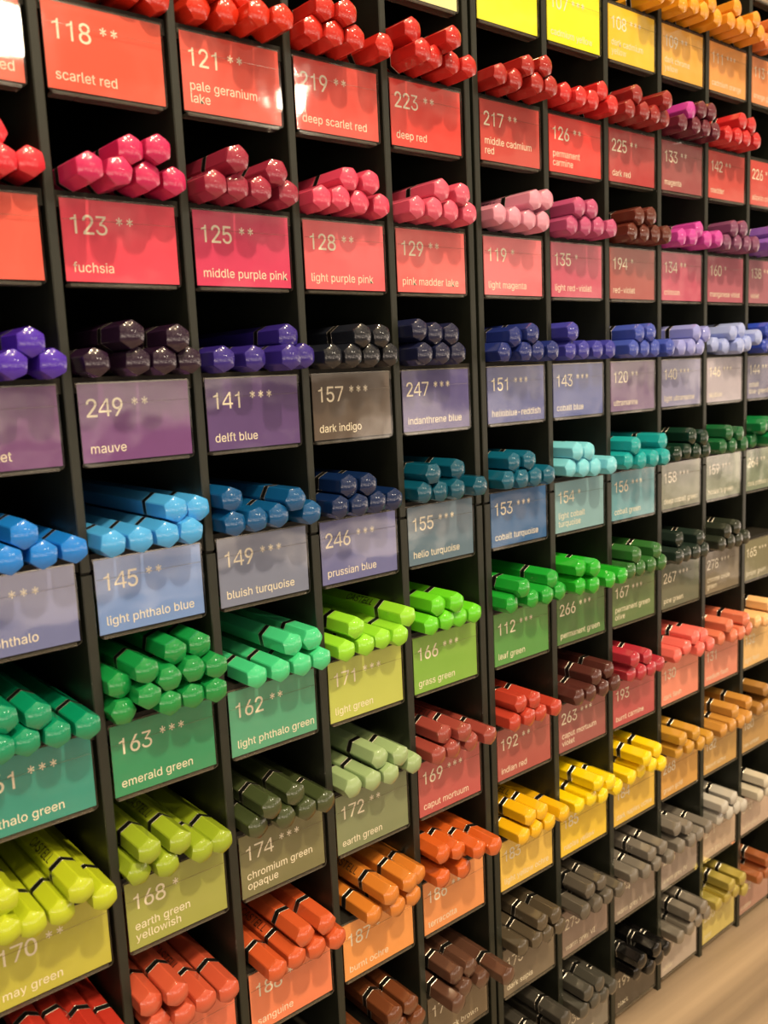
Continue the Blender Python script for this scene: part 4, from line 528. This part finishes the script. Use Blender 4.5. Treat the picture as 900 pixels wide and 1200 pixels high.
'H7':[(92,94,187,0,0,0),(279,120,189,0,0,0),(466,138,219,0,0,0),(660,94,229,0,0,0),(258,307,286,10,0,0),(572,293,220,10,0,0)],
'H8':[(93,94,213,0,0,0),(285,94,259,0,0,0),(521,94,252,0,0,0),(774,94,269,0,0,0),(428,258,238,10,0,0),(668,250,237,10,0,0)],
'H9':[(92,94,255,0,0,0),(292,94,313,0,0,0),(537,94,273,0,0,0),(750,94,241,0,0,0),(94,282,325,10,0,0),(441,255,299,10,0,0)],
'I0':[(105,94,188,0,1,0),(292,110,218,0,0,0),(492,94,219,0,0,0),(826,94,190,0,0,0),(687,220,200,10,0,0),(389,271,171,10,0,0)],
'I1':[(101,94,198,0,0,0),(354,94,212,0,0,0),(575,94,206,0,0,0),(826,94,184,0,0,0),(240,243,214,10,0,0),(428,267,242,10,0,0),(636,272,242,10,0,0)],
'I2':[(94,94,195,0,0,0),(282,100,225,0,0,0),(639,94,201,0,0,0),(826,110,234,0,0,0),(486,203,174,10,0,0)],
'I3':[(94,94,196,0,0,0),(293,94,204,0,0,0),(511,94,185,0,0,0),(385,258,218,10,0,0),(626,243,200,10,0,0)],
'I4':[(93,94,152,0,0,0),(280,113,165,0,0,0),(468,94,180,0,0,0),(679,94,183,0,0,0),(354,286,189,10,0,0),(573,250,215,10,0,0)],
'I5':[(94,94,183,0,0,0),(282,97,170,0,0,0),(471,95,183,0,0,0),(659,94,184,0,0,0),(234,279,94,10,0,0),(567,258,179,10,0,0)],
'I6':[(93,94,162,0,0,0),(512,94,225,0,0,0),(771,94,211,0,0,0),(267,164,187,5,0,0),(427,264,201,10,0,0),(645,233,190,10,0,0)],
'I7':[(92,94,187,0,0,0),(279,117,230,0,0,0),(521,94,236,0,0,0),(747,94,222,0,0,0),(103,282,235,10,0,0),(374,279,253,10,0,0)],
'I8':[(94,94,223,0,0,0),(324,94,237,0,0,0),(534,94,223,0,0,0),(784,94,198,0,0,0),(91,317,171,10,0,0),(274,275,216,10,0,0)],
'I9':[(88,94,227,0,0,0),(269,147,258,0,0,0),(452,188,262,0,0,0),(639,213,269,0,0,0),(291,334,273,10,0,0),(506,368,303,10,0,0)],
'J0':[(94,112,208,0,0,0),(281,97,224,0,0,0),(469,94,232,0,0,0),(756,94,227,0,0,0),(196,270,228,10,0,0),(612,216,244,10,0,0)],
'J1':[(94,94,192,0,0,0),(286,94,213,0,0,0),(509,94,201,0,0,0),(739,94,208,0,0,0),(349,271,231,10,0,0),(599,259,217,10,0,0)],
'J2':[(94,94,193,0,0,0),(295,94,218,0,0,0),(539,94,211,0,0,0),(727,97,223,0,0,0),(193,254,227,10,0,0),(381,261,246,10,0,0)],
'J3':[(93,121,40,0,0,0),(279,94,80,0,0,0),(469,94,178,0,0,0),(655,120,175,0,0,0),(374,257,130,10,0,0),(560,287,138,10,0,0),(827,196,224,10,0,0)],
'J4':[(94,99,167,0,0,0),(282,94,198,0,0,0),(583,94,184,0,0,0),(184,264,201,10,0,0),(397,242,228,10,0,0)],
'J5':[(94,94,171,0,0,0),(315,94,172,0,0,0),(513,94,170,0,0,0),(719,94,158,0,0,0),(201,248,183,10,0,0),(442,268,179,10,0,0)],
'J6':[(94,94,176,0,0,0),(303,94,230,0,0,0),(491,94,237,0,0,0),(738,94,203,0,0,0),(198,251,225,10,0,0),(593,252,239,10,0,0)],
'J7':[(94,94,223,0,0,0),(336,94,214,0,0,0),(534,94,233,0,0,0),(744,94,220,0,0,0),(425,259,198,10,0,0),(826,263,173,10,0,0)],
'J8':[(92,94,183,0,0,0),(279,120,222,0,0,0),(466,135,225,0,0,0),(655,94,217,0,0,0),(94,282,249,10,0,0),(380,303,220,10,0,0)],
'J9':[(90,94,182,0,0,0),(273,137,210,0,0,0),(459,163,228,0,0,0),(669,94,244,0,0,0),(298,323,255,10,0,0),(560,321,269,10,0,0)],
'K0':[(94,94,135,0,0,0),(285,94,189,0,0,0),(153,272,169,10,0,0)],
'K2':[(94,100,242,0,0,0),(282,94,260,0,0,0),(182,266,250,10,0,0)],
'K3':[(94,97,177,0,0,0),(282,94,211,0,0,0),(94,285,217,10,0,0)],
'K4':[(94,94,40,0,0,0),(93,282,177,0,0,0),(325,94,186,0,0,0),(279,309,146,10,0,0)],
'K6':[(94,109,145,0,0,0),(281,94,170,0,0,0),(469,101,194,0,0,0),(397,275,165,10,0,0)],
'K7':[(109,94,187,0,0,0),(324,94,178,0,0,0),(546,94,182,0,0,0),(275,337,186,10,0,0),(442,251,200,10,0,0)],
'K8':[(93,94,226,0,0,0),(279,118,242,0,0,0),(466,134,258,0,0,0),(184,281,270,10,0,0)],
'K9':[(93,94,243,0,0,0),(300,94,244,0,0,0),(302,282,256,10,0,0)]
}

REF = {'A2': 'the blank orange red card', 'A7': 'the lower left corner bin', 'D8': 'the bottom bin under 187'}
def ordinal(i, n, from_right):
    k = n-1-i if from_right else i
    s = 'right' if from_right else 'left'
    return s+'most' if k == 0 else ORD[k]+' from '+s
for cell, (num, stars, lines, prgb, crgb, pw, cw) in CELLS.items():
    if cell == 'D8' : txt = 'brown blank name card in the bottom bin under the 187 card'
    elif num: txt = cw+' name card printed '+num+' '+' '.join(lines)
    else: txt = {'E0':'pale yellow card cut off by the top edge, above the 223 bin','F0':'bright yellow card at the top edge, above the 217 bin','A2':'orange red card without print, left of the 123 fuchsia card',
        'A7':'orange red card in the lower left corner, under the may green card','K-1':'brown card cut off in the top right corner'}[cell]
    name_card(cell, num, stars, lines, crgb, txt)
tail = MB(); tail_mats = [band_m, silver_m]
for cell, ps in PENCILS.items():
    num, stars, lines, prgb, crgb, pw, cw = CELLS[cell]
    c = LETTERS[cell[0]]; r = int(cell[1:]); m = paint(cell, prgb)
    rnd = random.Random(cell)
    mag = paint(cell+'_stray', (205,62,150)) if cell == 'I1' else None
    tm = None
    where = REF.get(cell) or 'the '+num+' '+' '.join(lines)+' card'
    grp = 'pencils of '+(REF.get(cell) or 'the '+num+' bin')
    lays = sorted(set(0 if p[3] < 5 else 2 if p[3] >= 20 else 1 for p in ps))
    def lay(p): return 0 if p[3] < 5 else 2 if p[3] >= 20 else 1
    # half-height pencils lying between two layers are counted with the upper layer
    for i, (a, z, e_, l, single, let) in enumerate(ps):
        same = sorted(p[0] for p in ps if lay(p) == lay(ps[i])); k = same.index(a)
        roll = math.radians(rnd.gauss(0, 6)) + (math.radians(30) if rnd.random() < .12 else 0)
        pos = W(dx(c)+SW+a/1000, -e_/1000, zshelf(r)+z/1000)
        lname = ['bottom row', 'upper row' if max(lay(p) for p in ps) < 2 else 'middle row', 'top row'][lay(ps[i])]
        pm = mag if (mag and i == 4) else m
        if single:
            f = None
            if let:                                # the printed facet looks up and to the left
                f = roll+math.radians(-30 if r > 4 else -90)
            word = 'bright magenta' if pm is mag else pw
            ob, kids = pencil(pm, pos, roll, '%s pencil, %s, %s, over %s' % (word, ordinal(k, len(same), cell[0] == 'A'), lname, where), grp, f)
            if 'PROTO_KIDS' not in globals(): PROTO_KIDS = kids
        else:
            if pm.name not in [q.name for q in tail_mats]: tail_mats.append(pm)
            mi = [q.name for q in tail_mats].index(pm.name)
            T = Matrix.Translation(pos) @ Matrix.Rotation(roll, 4, 'Y')
            barrel_into(tail, T, mi)
            sleeve_into(tail, .315, .365, 1.012, T, 0); sleeve_into(tail, .308, .315, 1.014, T, 1); sleeve_into(tail, .365, .372, 1.014, T, 1)
me = fixn(tail.mesh('far_pencils', tail_mats)); me.polygons.foreach_set('use_smooth', [True]*len(me.polygons)); me.set_sharp_from_angle(angle=math.radians(28))
tag(link('far_pencils', me), 'small distant pencils of all colours in the bins along the right side', 'pencils', None, 'stuff')
